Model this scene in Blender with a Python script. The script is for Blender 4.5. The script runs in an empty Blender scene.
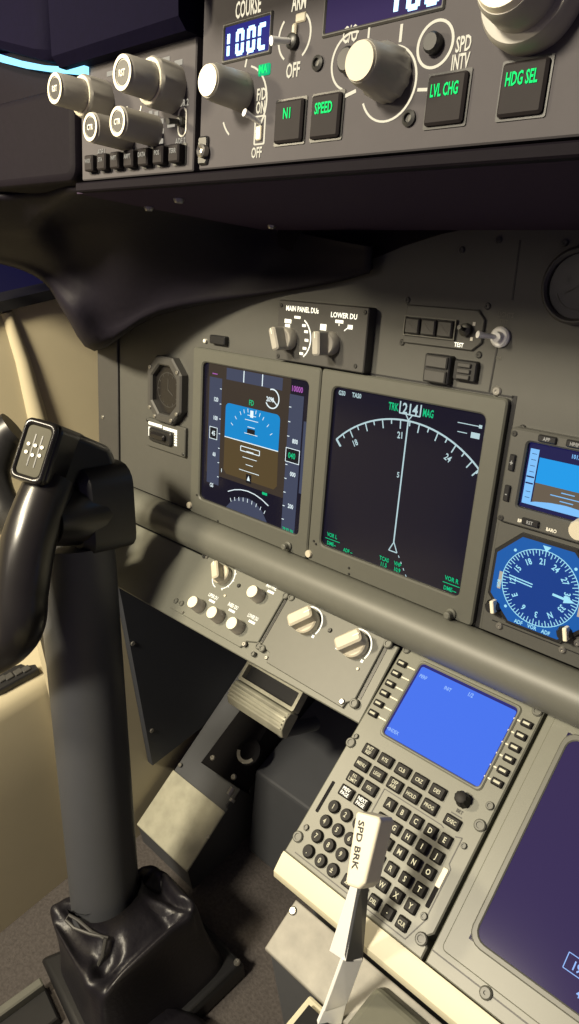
import bpy, math, random
from mathutils import Vector, Matrix
random.seed(7)
S = bpy.context.scene; COL = S.collection
PI = math.pi
# ------------------------------------------------------------------ camera calibration (579 x 1024)
F = 697.27; CAM = Vector((.4534, -.4679, .3862))
RM = Matrix(((0.7202679, 0.6864562, -0.0999602), (0.2585900, -0.3994049, -0.8795493), (-0.6436967, 0.6076624, -0.4651892)))
def ray(px, py): return RM.transposed() @ Vector(((px-289.5)/F, (py-512)/F, 1))
def at(px, py, t): return CAM + ray(px, py)*t
def on(px, py, ax, val):
    d = ray(px, py); return CAM + d*((val-CAM[ax])/d[ax])
class Fr:                                   # a flat panel: U to the right, V up the panel, N out of it
    def __init__(s, o, U, V):
        s.o = Vector(o); s.U = Vector(U).normalized(); s.V = Vector(V).normalized(); s.N = s.U.cross(s.V)
    def p(s, u, v, n=0): return s.o + s.U*u + s.V*v + s.N*n
    def uv(s, px, py, off=0):
        d = ray(px, py); o = s.o + s.N*off; q = CAM + d*((o-CAM).dot(s.N)/d.dot(s.N)) - o
        return q.dot(s.U), q.dot(s.V)
    def sub(s, u, v, a=0, n=0):
        c, k = math.cos(a), math.sin(a)
        return Fr(s.p(u, v, n), s.U*c + s.V*k, s.V*c - s.U*k)
def tilt(o, deg):
    t = math.radians(deg); return Fr(o, (1, 0, 0), (0, math.sin(t), math.cos(t)))
PP = tilt((0, 0, 0), 13.741)                 # main instrument panel
PC = tilt((.1243, -.211, -.1743), 59.476)    # pedestal keyboard plane
PK = tilt((-.0289, -.0837, -.0987), 53.85)   # lower knob panels
PM = tilt((-.0787, -.1455, .3786), 14.395)   # glareshield panels
FLOOR = -.68

# ------------------------------------------------------------------ materials
def mat(name, col, rough=.5, metal=0, emit=None, es=0, noise=0, scale=60, bump=0, spec=.5, coat=0):
    m = bpy.data.materials.new(name); m.use_nodes = True
    nt = m.node_tree; b = nt.nodes['Principled BSDF']
    b.inputs['Base Color'].default_value = (*col, 1); b.inputs['Roughness'].default_value = rough
    b.inputs['Metallic'].default_value = metal; b.inputs['Specular IOR Level'].default_value = spec
    b.inputs['Coat Weight'].default_value = coat
    if emit: b.inputs['Emission Color'].default_value = (*emit, 1); b.inputs['Emission Strength'].default_value = es
    if noise or bump:
        tc = nt.nodes.new('ShaderNodeTexCoord'); n = nt.nodes.new('ShaderNodeTexNoise')
        n.inputs['Scale'].default_value = scale; n.inputs['Detail'].default_value = 4
        nt.links.new(tc.outputs['Object'], n.inputs['Vector'])
        if noise:
            r = nt.nodes.new('ShaderNodeMix'); r.data_type = 'RGBA'
            r.inputs[6].default_value = (*[c*(1-noise) for c in col], 1); r.inputs[7].default_value = (*[min(1, c*(1+noise)) for c in col], 1)
            nt.links.new(n.outputs['Fac'], r.inputs[0]); nt.links.new(r.outputs[2], b.inputs['Base Color'])
        if bump:
            bp = nt.nodes.new('ShaderNodeBump'); bp.inputs['Strength'].default_value = bump; bp.inputs['Distance'].default_value = .002
            nt.links.new(n.outputs['Fac'], bp.inputs['Height']); nt.links.new(bp.outputs['Normal'], b.inputs['Normal'])
    return m
def glow(name, col, s): return mat(name, (.004, .004, .004), .6, emit=col, es=s, spec=.05)
M = dict(
 gray=mat('panel_gray', (.064, .064, .058), .5, noise=.06, scale=90),
 gray2=mat('module_gray', (.112, .113, .096), .45, noise=.06, scale=120),
 knee=mat('knee_gray', (.135, .137, .114), .45, noise=.05, scale=100),
 dgray=mat('charcoal_panel', (.045, .044, .042), .5, noise=.08, scale=90),
 mcp=mat('glareshield_panel_gray', (.080, .075, .080), .65, spec=.1, noise=.05, scale=100),
 bezel=mat('display_bezel', (.084, .085, .072), .45, noise=.05, scale=120),
 cdu=mat('keyboard_gray', (.155, .157, .126), .42, noise=.05, scale=120),
 cream=mat('cream_trim', (.62, .58, .42), .5, noise=.04, scale=30),
 wall=mat('cream_sidewall', (.46, .41, .285), .48, noise=.05, scale=14),
 navy=mat('black_vinyl', (.0022, .0014, .010), .8, noise=.15, scale=200, bump=.15, spec=.06),
 mbut=mat('button_charcoal', (.022, .019, .02), .6, noise=.08, scale=90, spec=.12),
 plate=mat('olive_plate', (.075, .072, .055), .6, noise=.08, scale=90, spec=.12),
 matte=mat('matte_black', (.012, .0115, .013), .7, noise=.1, scale=80, spec=.08),
 under=mat('underside_vinyl', (.04, .028, .05), .8, noise=.1, scale=200, spec=.06),  # paler copy of the vinyl, making up for little light reaching the underside
 fasc=mat('fascia_vinyl', (.0045, .003, .006), .7, noise=.15, scale=150, bump=.12, spec=.1),
 hood=mat('black_moulding', (.0095, .008, .013), .6, noise=.15, scale=150, bump=.12, spec=.12),
 black=mat('black_plastic', (.012, .012, .013), .4, noise=.1, scale=80),
 gloss=mat('black_gloss_plastic', (.012, .011, .011), .28, noise=.1, scale=60),
 keycap=mat('key_black', (.016, .015, .014), .55, noise=.1, scale=60, spec=.2),
 leather=mat('black_leatherette', (.010, .009, .0125), .42, noise=.2, scale=180, bump=.25),
 column=mat('column_paint', (.055, .058, .066), .5, noise=.05, scale=60),
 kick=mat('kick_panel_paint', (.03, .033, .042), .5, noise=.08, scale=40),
 boxp=mat('slate_paint', (.055, .058, .065), .5, noise=.08, scale=40),
 knob=mat('knob_taupe', (.3, .28, .24), .42, noise=.06, scale=150),
 knobl=mat('knob_cream', (.50, .46, .36), .45, noise=.05, scale=150),
 knobg=mat('knob_gray', (.33, .315, .28), .42, noise=.06, scale=150),
 ivory=mat('ivory_plastic', (.75, .7, .55), .35, noise=.03, scale=80),
 metal=mat('brushed_aluminium', (.38, .37, .29), .45, .25, noise=.35, scale=45, bump=.08),
 steel=mat('polished_steel', (.85, .86, .85), .35, .1, noise=.05, scale=50),
 metal2=mat('worn_aluminium', (.23, .22, .19), .5, .1, noise=.4, scale=60, bump=.08),
 bolt=mat('screw_steel', (.35, .34, .31), .35, .8, noise=.1, scale=200),
 dbolt=mat('screw_dark', (.05, .05, .048), .4, .5, noise=.1, scale=200),
 carpet=mat('carpet', (.075, .067, .064), .95, noise=.45, scale=220, bump=.8, spec=.1),
 glass=mat('screen_glass', (.004, .004, .006), .14, noise=.05, scale=5, spec=.25, emit=(.0035, .0028, .010), es=1),
 dglass=mat('screen_glass_violet', (.012, .009, .028), .09, spec=.3, noise=.05, scale=5, emit=(.035, .024, .085), es=.6),
 white=mat('white_print', (.75, .74, .66), .6, noise=.02, scale=50),
 dprint=mat('black_print', (.02, .02, .02), .6, noise=.02, scale=50),
 lwhite=glow('legend_white', (1, .93, .74), .75), lbright=glow('legend_bright', (1, .93, .72), 1.5),
 ldim=glow('legend_dim', (1, .92, .75), .4), lkey=glow('key_legend', (1, .88, .55), .8),
 lmcp=glow('legend_warm', (1, .9, .66), .85),
 green=glow('green_lamp', (.0, .95, .2), 1.0), blueseg=glow('blue_segments', (.45, .75, 1), 2.2), blueback=glow('blue_lcd', (.010, .012, .22), .8),
 cdublue=glow('cdu_blue', (.05, .15, .76), .95), cdutext=glow('cdu_text', (.3, .5, .95), .9), cdudark=glow('cdu_edge_violet', (.03, .03, .3), .5),
 sky=glow('display_sky', (.0, .24, .60), .85), ground=glow('display_ground', (.1, .065, .025), .75), pfdbg=glow('display_brown', (.034, .024, .018), 1),
 tape=glow('tape_gray', (.045, .055, .10), .9), dline=glow('display_white', (.8, .92, .95), .9), dcyan=glow('display_pale', (.5, .68, .72), .8),
 dgreen=glow('display_green', (.0, .5, .2), .9), dmag=glow('display_magenta', (.45, .12, .5), .8), dblack=glow('display_black', (.004, .004, .008), 1),
 isky=glow('standby_sky', (.01, .34, .85), .8), ipale=glow('standby_pale', (.2, .5, .9), .9), inavy=glow('standby_navy', (.008, .008, .06), 1), ibrown=glow('standby_brown', (.11, .085, .06), 1),
 rblue=glow('dial_blue', (.008, .10, .38), .9), rdark=glow('dial_deep_blue', (.006, .045, .25), .85), rpale=glow('dial_pale', (.35, .75, .9), .9),
 strip=glow('cyan_window_glow', (.25, .7, 1), 1.6), winblue=glow('window_blue', (.010, .009, .045), .55),
)
# ------------------------------------------------------------------ mesh builder
class MB:
    def __init__(s): s.v = []; s.f = []; s.c = []
    def add(s, vs, fs):
        k = len(s.v); s.c.append((k, len(s.f))); s.v += [Vector(x) for x in vs]; s.f += [[i+k for i in f] for f in fs]; return s
    def build(s, name, m, parent=None, smooth=35, label=None, mods=None, kind=None):
        me = bpy.data.meshes.new(name); off = Vector((0, 0, 0)); p = parent
        while p: off += p.location; p = p.parent
        o = bpy.data.objects.new(name, me)
        if not parent:                        # put the origin inside a single-mesh thing
            lo = Vector([min(v[k] for v in s.v) for k in range(3)]); hi = Vector([max(v[k] for v in s.v) for k in range(3)])
            off = Vector(((lo.x+hi.x)/2, (lo.y+hi.y)/2, lo.z)); o.location = off
        me.from_pydata([tuple(v-off) for v in s.v], [], s.f); me.update()
        import bmesh
        b = bmesh.new(); b.from_mesh(me); bmesh.ops.recalc_face_normals(b, faces=b.faces); b.to_mesh(me); b.free()
        me.materials.append(M[m] if isinstance(m, str) else m)
        if smooth and len(me.polygons):
            me.polygons.foreach_set('use_smooth', [True]*len(me.polygons))
            me.set_sharp_from_angle(angle=math.radians(smooth))
        COL.objects.link(o)
        if parent: o.parent = parent
        if label: o['label'] = label
        if kind: o['kind'] = kind
        for md in mods or []: md(o)
        return o
    def pieces(s, name, m, parent, smooth=0):   # every added piece becomes a part of its own
        e = s.c + [(len(s.v), len(s.f))]
        for (v0, f0), (v1, f1) in zip(e, e[1:]):
            q = MB(); q.add(s.v[v0:v1], [[i-v0 for i in f] for f in s.f[f0:f1]]); q.build(name, m, parent, smooth)
    # --- outlines are lists of (u, v), counter-clockwise
    def prism(s, F_, out, n0, n1, b=0):
        k = len(out); rings = [[F_.p(u, v, n0) for u, v in out]]
        if b:
            rings.append([F_.p(u, v, n1-b) for u, v in out]); rings.append([F_.p(u, v, n1) for u, v in inset(out, b)])
        else: rings.append([F_.p(u, v, n1) for u, v in out])
        vs = [x for r in rings for x in r]; fs = [list(range(k))[::-1]]
        for r in range(len(rings)-1):
            for i in range(k):
                j = (i+1) % k; fs.append([r*k+i, r*k+j, (r+1)*k+j, (r+1)*k+i])
        fs.append([(len(rings)-1)*k+i for i in range(k)])
        return s.add(vs, fs)
    def box(s, F_, u0, u1, v0, v1, n0, n1, r=0, b=0): return s.prism(F_, rrect(u0, u1, v0, v1, r), n0, n1, b)
    def frame(s, F_, o, i, n0, n1, b=0):      # o and i: outlines with the same count
        k = len(o); rings = [[F_.p(u, v, n0) for u, v in o], [F_.p(u, v, n1-b) for u, v in o]]
        if b: rings.append([F_.p(u, v, n1) for u, v in inset(o, b)])
        if b: rings.append([F_.p(u, v, n1) for u, v in inset(i, -b)])
        rings.append([F_.p(u, v, n1-b) for u, v in i]); rings.append([F_.p(u, v, n0) for u, v in i])
        vs = [x for r in rings for x in r]; fs = []; R = len(rings)
        for r in range(R):
            q = (r+1) % R
            for a in range(k):
                c = (a+1) % k; fs.append([r*k+a, r*k+c, q*k+c, q*k+a])
        return s.add(vs, fs)
    def lathe(s, F_, u, v, prof, seg=24, flute=0, fl=(), nf=12):
        vs = []; fs = []
        for q, (r, n) in enumerate(prof):
            for i in range(seg):
                a = 2*PI*i/seg; rr = r*(1+(flute*math.cos(nf*a) if q in fl else 0))
                vs.append(F_.p(u+rr*math.cos(a), v+rr*math.sin(a), n))
        for q in range(len(prof)-1):
            for i in range(seg):
                j = (i+1) % seg; fs.append([q*seg+i, q*seg+j, (q+1)*seg+j, (q+1)*seg+i])
        fs.append(list(range(seg))[::-1]); fs.append([(len(prof)-1)*seg+i for i in range(seg)])
        return s.add(vs, fs)
    def arc(s, F_, u, v, r, w, a0=0, a1=360, n=.0004, seg=40, h=.0003, e=1):
        k = max(2, int(seg*abs(a1-a0)/360)); full = abs(a1-a0) >= 360; vs = []; fs = []
        for i in range(k+1):
            a = math.radians(a0+(a1-a0)*i/k)
            for rr, nn in ((r-w/2, n), (r+w/2, n), (r+w/2, n-h), (r-w/2, n-h)): vs.append(F_.p(u+rr*math.cos(a), v+e*rr*math.sin(a), nn))
        for i in range(k):
            for q in range(4): fs.append([i*4+q, i*4+(q+1) % 4, (i+1)*4+(q+1) % 4, (i+1)*4+q])
        if not full: fs += [[0, 1, 2, 3], [k*4+3, k*4+2, k*4+1, k*4]]
        return s.add(vs, fs)
    def line(s, F_, a, c, w, n=.0004, h=.0003):
        d = Vector((c[0]-a[0], c[1]-a[1])); L = d.length or 1e-9; d /= L; q = (-d[1]*w/2, d[0]*w/2)
        return s.prism(F_, [(a[0]-q[0], a[1]-q[1]), (c[0]-q[0], c[1]-q[1]), (c[0]+q[0], c[1]+q[1]), (a[0]+q[0], a[1]+q[1])], n-h, n)
    def quad(s, F_, u0, u1, v0, v1, n=.0004, h=.0002, r=0): return s.prism(F_, rrect(u0, u1, v0, v1, r), n-h, n)
    def tube(s, pts, rad, seg=16, up=(0, 0, 1), sq=1):
        pts = [Vector(p) for p in pts]; vs = []; fs = []; ref = Vector(up)
        for i, p in enumerate(pts):
            d = (pts[min(i+1, len(pts)-1)]-pts[max(i-1, 0)]).normalized()
            x = ref.cross(d)
            if x.length < 1e-4: x = Vector((1, 0, 0)).cross(d)
            x.normalize(); y = d.cross(x); ref = y
            r = rad[i] if isinstance(rad, (list, tuple)) else rad
            for k in range(seg):
                a = 2*PI*k/seg; vs.append(p + x*r*math.cos(a)*sq + y*r*math.sin(a))
        for i in range(len(pts)-1):
            for k in range(seg): fs.append([i*seg+k, i*seg+(k+1) % seg, (i+1)*seg+(k+1) % seg, (i+1)*seg+k])
        fs.append(list(range(seg))[::-1]); fs.append([(len(pts)-1)*seg+k for k in range(seg)])
        return s.add(vs, fs)
    def hexa(s, bot, top):                    # two corresponding closed outlines
        k = len(bot); fs = [list(range(k))[::-1], [k+i for i in range(k)]]
        for i in range(k): fs.append([i, (i+1) % k, k+(i+1) % k, k+i])
        return s.add(list(bot)+list(top), fs)
    def loft(s, rows):
        w = len(rows[0]); fs = []
        for r in range(len(rows)-1):
            for c in range(w-1): fs.append([r*w+c, r*w+c+1, (r+1)*w+c+1, (r+1)*w+c])
        return s.add([x for r in rows for x in r], fs)
    def text(s, F_, t, u, v, size, n=.0004, ax=.5, ay=.5, wide=.8, rot=0, w_=None):
        vs, fs, w = glyphs(t); G = F_.sub(u, v, rot)
        if w_: wide = w_/(w*size)
        return s.add([G.p((x-w*ax)*size*wide, (y-.35+(.5-ay)*.7)*size, n) for x, y in vs], fs)
def inset(out, d):
    k = len(out); res = []
    for i in range(k):
        p = Vector(out[i-1]); c = Vector(out[i]); n = Vector(out[(i+1) % k]); e1 = c-p; e2 = n-c
        if e1.length < 1e-9: e1 = e2
        if e2.length < 1e-9: e2 = e1
        n1 = Vector((-e1.y, e1.x)).normalized(); n2 = Vector((-e2.y, e2.x)).normalized(); m = n1+n2
        q = m*(1/max(.3, m.dot(n1))) if m.length > 1e-6 else n1
        res.append((c.x+q.x*d, c.y+q.y*d))
    return res
def rrect(u0, u1, v0, v1, r=0, k=4):
    if r <= 0: return [(u0, v0), (u1, v0), (u1, v1), (u0, v1)]
    o = []
    for cx, cy, a in ((u1-r, v0+r, -90), (u1-r, v1-r, 0), (u0+r, v1-r, 90), (u0+r, v0+r, 180)):
        for i in range(k+1):
            t = math.radians(a+90*i/k); o.append((cx+r*math.cos(t), cy+r*math.sin(t)))
    return o
def octo(u0, u1, v0, v1, c): return [(u0+c, v0), (u1-c, v0), (u1, v0+c), (u1, v1-c), (u1-c, v1), (u0+c, v1), (u0, v1-c), (u0, v0+c)]
_g = {}
def glyphs(t):
    if t not in _g:
        c = bpy.data.curves.new('lettering', 'FONT'); c.body = t; c.size = 1; c.resolution_u = 2; c.offset = .022
        o = bpy.data.objects.new('lettering', c); me = o.to_mesh()
        vs = [(v.co.x, v.co.y) for v in me.vertices]; fs = [list(p.vertices) for p in me.polygons]
        w = max([x for x, y in vs] or [0]); o.to_mesh_clear(); bpy.data.objects.remove(o); bpy.data.curves.remove(c)
        _g[t] = (vs, fs, w)
    return _g[t]
def thing(name, label, cat, loc, group=None):
    o = bpy.data.objects.new(name, None); o.location = loc; o.empty_display_size = .02; COL.objects.link(o)
    o['label'] = label; o['category'] = cat
    if group: o['group'] = group
    return o
def tag(o, label, cat, group=None):
    o['label'] = label; o['category'] = cat
    if group: o['group'] = group
    return o
def structure(o): o['kind'] = 'structure'; return o
def subsurf(n=2):
    def f(o): m = o.modifiers.new('smooth', 'SUBSURF'); m.levels = n; m.render_levels = n
    return f
def solid(t, off=-1):
    def f(o): m = o.modifiers.new('thickness', 'SOLIDIFY'); m.thickness = t; m.offset = off
    return f
def bevel(w, n=3):
    def f(o): m = o.modifiers.new('bevel', 'BEVEL'); m.width = w; m.segments = n; m.limit_method = 'ANGLE'
    return f
def screw(F_, u, v, r, root, n=0, m='bolt', h=.0018, name='screw'):
    b = MB().lathe(F_, u, v, [(r, n), (r, n+h*.5), (r*.75, n+h), (r*.3, n+h), (r*.28, n+h*.6)], 14)
    return b.build(name, m, root)
def centre(F_, u, v, n=0): return F_.p(u, v, n)

def smooth(pts, k=6):
    out = []; P = [pts[0]]+list(pts)+[pts[-1]]
    for i in range(1, len(P)-2):
        for j in range(k):
            t_ = j/k; a, b_, c, d = P[i-1], P[i], P[i+1], P[i+2]
            out.append(.5*((2*b_)+(c-a)*t_+(2*a-5*b_+4*c-d)*t_**2+(3*b_-a-3*c+d)*t_**3))
    out.append(pts[-1]); return out
# ================================================================== SETTING
W_L = -.62
def wall_box(name, lo, hi, m):
    b = MB(); f = Fr((lo[0], lo[1], lo[2]), (1, 0, 0), (0, 1, 0)); b.box(f, 0, hi[0]-lo[0], 0, hi[1]-lo[1], 0, hi[2]-lo[2]); return structure(b.build(name, m, smooth=0))
wall_box('floor', (-1.1, -1.6, FLOOR-.04), (1.6, .9, FLOOR), 'carpet')
wall_box('wall_front', (-1.1, .60, FLOOR), (1.6, .63, 1.2), 'kick')
# cream sidewall: lower liner, a rounded ledge, and an upper liner
sw = MB()
prof = [(-.425, FLOOR), (-.42, -.45), (-.42, -.312), (-.4225, -.297), (-.4285, -.287), (-.440, -.281), (-.60, -.232), (-.64, -.215), (-.655, -.19), (-.66, -.15), (-.66, .10), (-.66, .200)]
ys = [-1.6, -.5, .2, .60]
rows = [[Vector((x, y, z)) for y in ys] for x, z in prof]
bk = [[Vector((-.74, y, z)) for y in ys] for x, z in reversed(prof)]
k = len(rows)
sw.loft(rows+bk+[rows[0]])
structure(sw.build('wall_left', 'wall', smooth=50))
wall_box('window_1', (-.75, -1.6, .216), (-.735, .60, 1.2), 'winblue')
wall_box('trim_1', (-.74, -1.6, .2005), (-.645, .60, .216), 'black')

rb = [on(6, 312, 0, -.662), on(22, 360, 0, -.662), on(36, 415, 0, -.662), on(60, 500, 0, -.662), Vector((-.662, on(60, 500, 0, -.662).y, -.20))]
structure(MB().tube(rb, [.010, .013, .017, .017, .017], 16).build('trim_2', 'wall'))  # rib added so its rounded edge carries a bright streak down the wall
# footwell left liner: cream aft part, dark kick plate forward of it
XL = -.384
b = MB(); lf = Fr((XL, 0, 0), (0, 1, 0), (0, 0, 1))
a = [on(118, 575, 0, XL), on(121, 600, 0, XL), on(152, 765, 0, XL)]
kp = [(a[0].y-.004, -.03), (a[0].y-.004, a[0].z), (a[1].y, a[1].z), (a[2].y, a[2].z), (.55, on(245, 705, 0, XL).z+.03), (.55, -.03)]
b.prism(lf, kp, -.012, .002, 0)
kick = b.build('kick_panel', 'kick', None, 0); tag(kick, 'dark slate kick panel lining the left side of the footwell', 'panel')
kt = thing('footwell_liner', 'narrow cream footwell liner strip beside the control column', 'panel', (XL-.01, -.1, FLOOR))
b = MB(); b.prism(lf, [(-.215, FLOOR), (.30, FLOOR), (.30, -.53), (-.02, -.55), (-.035, -.30), (-.06, -.06), (-.17, -.06)], -.03, -.0125)
b.build('liner_sheet', 'wall', kt, 0)
for px, py in ((132, 643), (151, 730)):
    q = on(px, py, 0, XL); screw(lf, q.y, q.z, .004, kick, .002, 'bolt')

# heel plate : sheet metal sloping up, with dark side
hp = thing('heel_plate', 'scuffed bare metal heel plate sloping up beside the column', 'plate', (-.32, -.06, FLOOR))
A = on(188, 871, 2, -.632); B = on(137, 826, 2, -.632); xr = A.x
Cc = on(233, 816, 0, xr); Dd = on(166, 766, 0, B.x)
yE = (Cc.y+Dd.y)/2; zE = (Cc.z+Dd.z)/2; yA = (A.y+B.y)/2
xl = XL+.003
top = [Vector((xl, yA, -.632)), Vector((xr, yA, -.632)), Vector((xr, yE, zE)), Vector((xl, yE, zE))]
MB().hexa([p-Vector((0, 0, .003)) for p in top], top).build('metal_sheet', 'metal', hp, 0, mods=[bevel(.001, 2)])
sl = (zE+.632)/(yE-yA); yF = .40
MB().hexa([Vector((xl, yA+.002, FLOOR)), Vector((xr-.001, yA+.002, FLOOR)), Vector((xr-.001, yF, FLOOR)), Vector((xl, yF, FLOOR))],
          [Vector((xl, yA+.002, -.636)), Vector((xr-.001, yA+.002, -.636)), Vector((xr-.001, yF, -.636+sl*(yF-yA))), Vector((xl, yF, -.636+sl*(yF-yA)))]).build('support_box', 'boxp', hp, 0)
hf = Fr((0, yA, -.632), (1, 0, 0), (0, 1, sl))
for px, py in ((149, 789), (208, 837), (180, 765), (231, 803)):
    u, v = hf.uv(px, py); screw(hf, u, v, .004, hp)

# rudder pedal mount on the ramp
XB = on(248, 850, 2, FLOOR).x
rm = thing('pedal_mount', 'black metal pedal mounting block with bolts in the footwell', 'mount', hf.p(-.2, .25))
ph = .05
def HF(px, py, h): return hf.uv(px, py, h)
cs = [HF(200, 762, ph), HF(235, 786, ph), HF(290, 760, ph), HF(290, 705, ph)]
o_ = [cs[0], cs[1], (XB-.004, cs[1][1]+.004), (XB-.004, cs[0][1]+.13), (cs[0][0]+.01, cs[0][1]+.13)]
MB().prism(hf, o_, -.005, ph, .003).build('block', 'matte', rm, 0)
for px, py in ((213, 758), (234, 777)):
    u, v = HF(px, py, ph); screw(hf, u, v, .005, rm, ph, 'bolt', .003, 'bolt')
u, v = HF(250, 753, ph)
MB().lathe(hf, u, v, [(.022, ph), (.022, ph+.006), (.015, ph+.008), (.012, ph+.008), (.008, ph+.006)], 20).build('collar', 'matte', rm)
MB().arc(hf, u, v, .017, .006, 200, 340, ph+.0085, h=.002).build('collar_ring', 'bolt', rm)
m_ = MB()
q0 = HF(233, 800, .02); m_.box(hf, q0[0]-.004, XB-.004, q0[1]-.014, q0[1]-.004, .012, .024)
m_.build('bracket', 'boxp', rm, 0)
for dv in (.03, .01):
    u, v = HF(233, 788+ (0 if dv > .02 else 11), dv); MB().tube([hf.p(u, v-.012, dv), hf.p(u, v, dv)], .005, 10).build('bolt', 'bolt', rm)

# rudder pedal
tp = 1.03
E_ = [at(240, 684, tp), at(293, 724, tp), at(311, 697, tp*1.005), at(258, 668, tp*1.005)]
rp = thing('rudder_pedal', 'silver rudder pedal with rounded ribbed tread bar below the knob panels', 'pedal', at(275, 740, 1.1))
ux = Vector((1, 0, 0)); mid = (E_[0]+E_[1])/2
w_ = .088; nA = Vector((0, -.35, .93)).normalized(); nB = ux.cross(nA)*-1
c0 = at(268, 698, tp)
pf = Fr(c0, ux, Vector((0, .80, .60)))
b = MB()
sec = [(-.035, .0), (-.036, .012), (-.028, .022), (-.012, .026), (.0, .022), (.002, .012), (.002, .0)]
def extr(F_, sec, u0, u1, b):
    return b.hexa([F_.p(u0, v, n) for v, n in sec], [F_.p(u1, v, n) for v, n in sec])
extr(pf, sec, -.052, .062, b); b.build('tread_bar', 'metal', rp, 40, mods=[bevel(.002, 2)])
b = MB(); b.frame(pf, rrect(-.052, .062, .002, .034, .003), rrect(-.047, .057, .007, .029, .002), .004, .020); b.build('top_frame', 'metal', rp, 0)
b = MB(); b.box(pf, -.049, .059, .006, .030, .002, .009); b.build('recess', 'black', rp, 0)
b = MB()
for i in range(5): b.box(pf, -.050, .060, -.027+i*.0055, -.0248+i*.0055, .022+(.004 if 0 < i < 4 else .001), .0275 if 0 < i < 4 else .0245)
b.build('tread_rib', 'metal', rp, 0)
MB().tube([pf.p(.030, -.014, .002), pf.p(.030, -.030, -.030), pf.p(.030, .0, -.10)], .011, 14).build('pedal_arm', 'column', rp)

# slate box beside the pedestal, forward
bx = thing('pedestal_side_box', 'dark slate metal box beside the pedestal under the knob panels', 'box', (0, 0, FLOOR))
g0 = on(248, 850, 2, FLOOR); xb = g0.x
g1 = on(255, 771, 0, xb); g2 = on(312, 702, 0, xb)
dy = (g2-g1); g3 = g1 + dy*1.25; g3.z = min(g3.z, -.20)
xe = .13
MB().hexa([Vector((xb, g0.y, FLOOR)), Vector((xe, g0.y, FLOOR)), Vector((xe, g3.y, FLOOR)), Vector((xb, g3.y, FLOOR))],
          [g1, Vector((xe, g1.y, g1.z)), Vector((xe, g3.y, g3.z)), g3]).build('shell', 'boxp', bx, 0, mods=[bevel(.004, 2)])

# ================================================================== MAIN INSTRUMENT PANEL
mp = thing('main_instrument_panel', 'wide gray main instrument panel holding the flight displays', 'panel', PP.p(0, -.03, -.02))
b = MB(); b.prism(PP, [(-.392, -.0235), (.62, -.0235), (.62, .41), (-.392, .41)], -.02, -.006); b.build('panel_plate', 'gray', mp, 0)
b = MB(); b.prism(PP, [(-.445, -.10), (-.394, -.06), (-.394, .41), (-.445, .41)], -.03, -.003, .001); b.build('end_strip', 'dgray', mp, 0, label='dark end strip')
for px, py in ((103, 417), ): 
    u, v = PP.uv(px, py, -.003); screw(PP, u, v, .003, mp, -.003)
# seams of the sheet and fasteners
b = MB()
for (x0, y0, x1, y1) in ((500, 330, 489, 392), (520, 240, 512, 300)):
    b.line(PP, PP.uv(x0, y0, -.0055), PP.uv(x1, y1, -.0055), .0014, -.0055, .0004)
b.line(PP, (.1905, -.0235), (.1905, .19), .0045, -.0055, .0004); b.line(PP, (-.0781, .1885), (.19, .1885), .0016, -.0055, .0004)
b.build('panel_seam', 'black', mp, 0, label='dark panel seam')
for px, py in ((497, 391), (223, 340), (499, 240), (565, 243), (462, 250), (523, 428), (516, 432)):
    u, v = PP.uv(px, py, -.006); screw(PP, u, v, .0042 if py == 391 else .003, mp, -.006, 'bolt' if py in (391,) else 'dbolt')
u, v = PP.uv(213, 338, -.004)
MB().box(PP, u-.001, u+.026, v-.006, v+.004, -.007, .001, .002, .001).build('rubber_stop', 'black', mp)
u, v = PP.uv(205, 341, -.004)
MB().lathe(PP, u, v, [(.0025, -.007), (.0025, -.003), (.0015, -.002)], 10).build('indicator_stud', 'white', mp)
# bull-nose rail under the displays
rail = thing('foot_rail', 'rounded gray bull nose rail running below the flight displays', 'rail', (0, -.02, -.05))
cy, cz = -.0145, -.0425; rr = .0225
b = MB(); n_ = 20
x0r, x1r = -.385, .62
sec = [(cy+rr*math.cos(t), cz+rr*math.sin(t)) for t in [2*PI*i/n_ for i in range(n_)]]
b.hexa([Vector((x0r, y, z)) for y, z in sec], [Vector((x1r, y, z)) for y, z in sec]); b.build('rail_tube', 'gray2', rail, 50)

def round_button(F_, u, v, r, h, m, root, name, n=0):
    return MB().lathe(F_, u, v, [(r, n-.001), (r, n+h*.7), (r*.85, n+h)], 18).build(name, m, root)

# ---------------- primary flight display
def display(name, label, ou, iu, R_=.006):
    t = thing(name, label, 'display', PP.p((ou[0]+ou[1])/2, -.0235))
    b = MB(); b.frame(PP, rrect(ou[0], ou[1], -.0225, .187, .004), rrect(iu[0], iu[1], 0., .171, R_), -.0058, .001, .0015); b.build('bezel', 'bezel', t, 30)
    g = MB().box(PP, iu[0]-.001, iu[1]+.001, -.001, .172, -.0057, -.0035).build('screen', 'glass', t, 0)
    return t, g
N0 = -.0033
pf_, g = display('primary_flight_display', 'square screen showing blue sky over brown ground with altitude tapes', (-.2235, -.0175), (-.206, -.0333))
def sym(b, m, name, root, label=None): return b.build(name, m, root, 0, label=label)
X0, X1 = -.206, -.0333
sym(MB().quad(PP, -.1985, -.062, .036, .171, N0, r=.003), 'pfdbg', 'display_field', g)
b = MB().quad(PP, -.196, -.1735, .024, .155, N0+.0002).quad(PP, -.0625, -.042, .0, .154, N0+.0002).quad(PP, -.1660, -.0745, .1555, .169, N0+.0002)
b.quad(PP, -.0395, -.0345, .048, .128, N0+.0002); sym(b, 'tape', 'scale_tape', g)
sky = rrect(-.1652, -.0748, .0877, .1285, .006); sky = [(u, max(v, .0877)) for u, v in sky]
ob = [p for p in rrect(-.1652, -.0748, .0600, .1285, .006)]
sym(MB().prism(PP, [(-.1652, .0877), (-.0748, .0877)]+[p for p in ob if p[1] > .0878], N0+.0001, N0+.0003), 'sky', 'sky_field', g)
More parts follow.
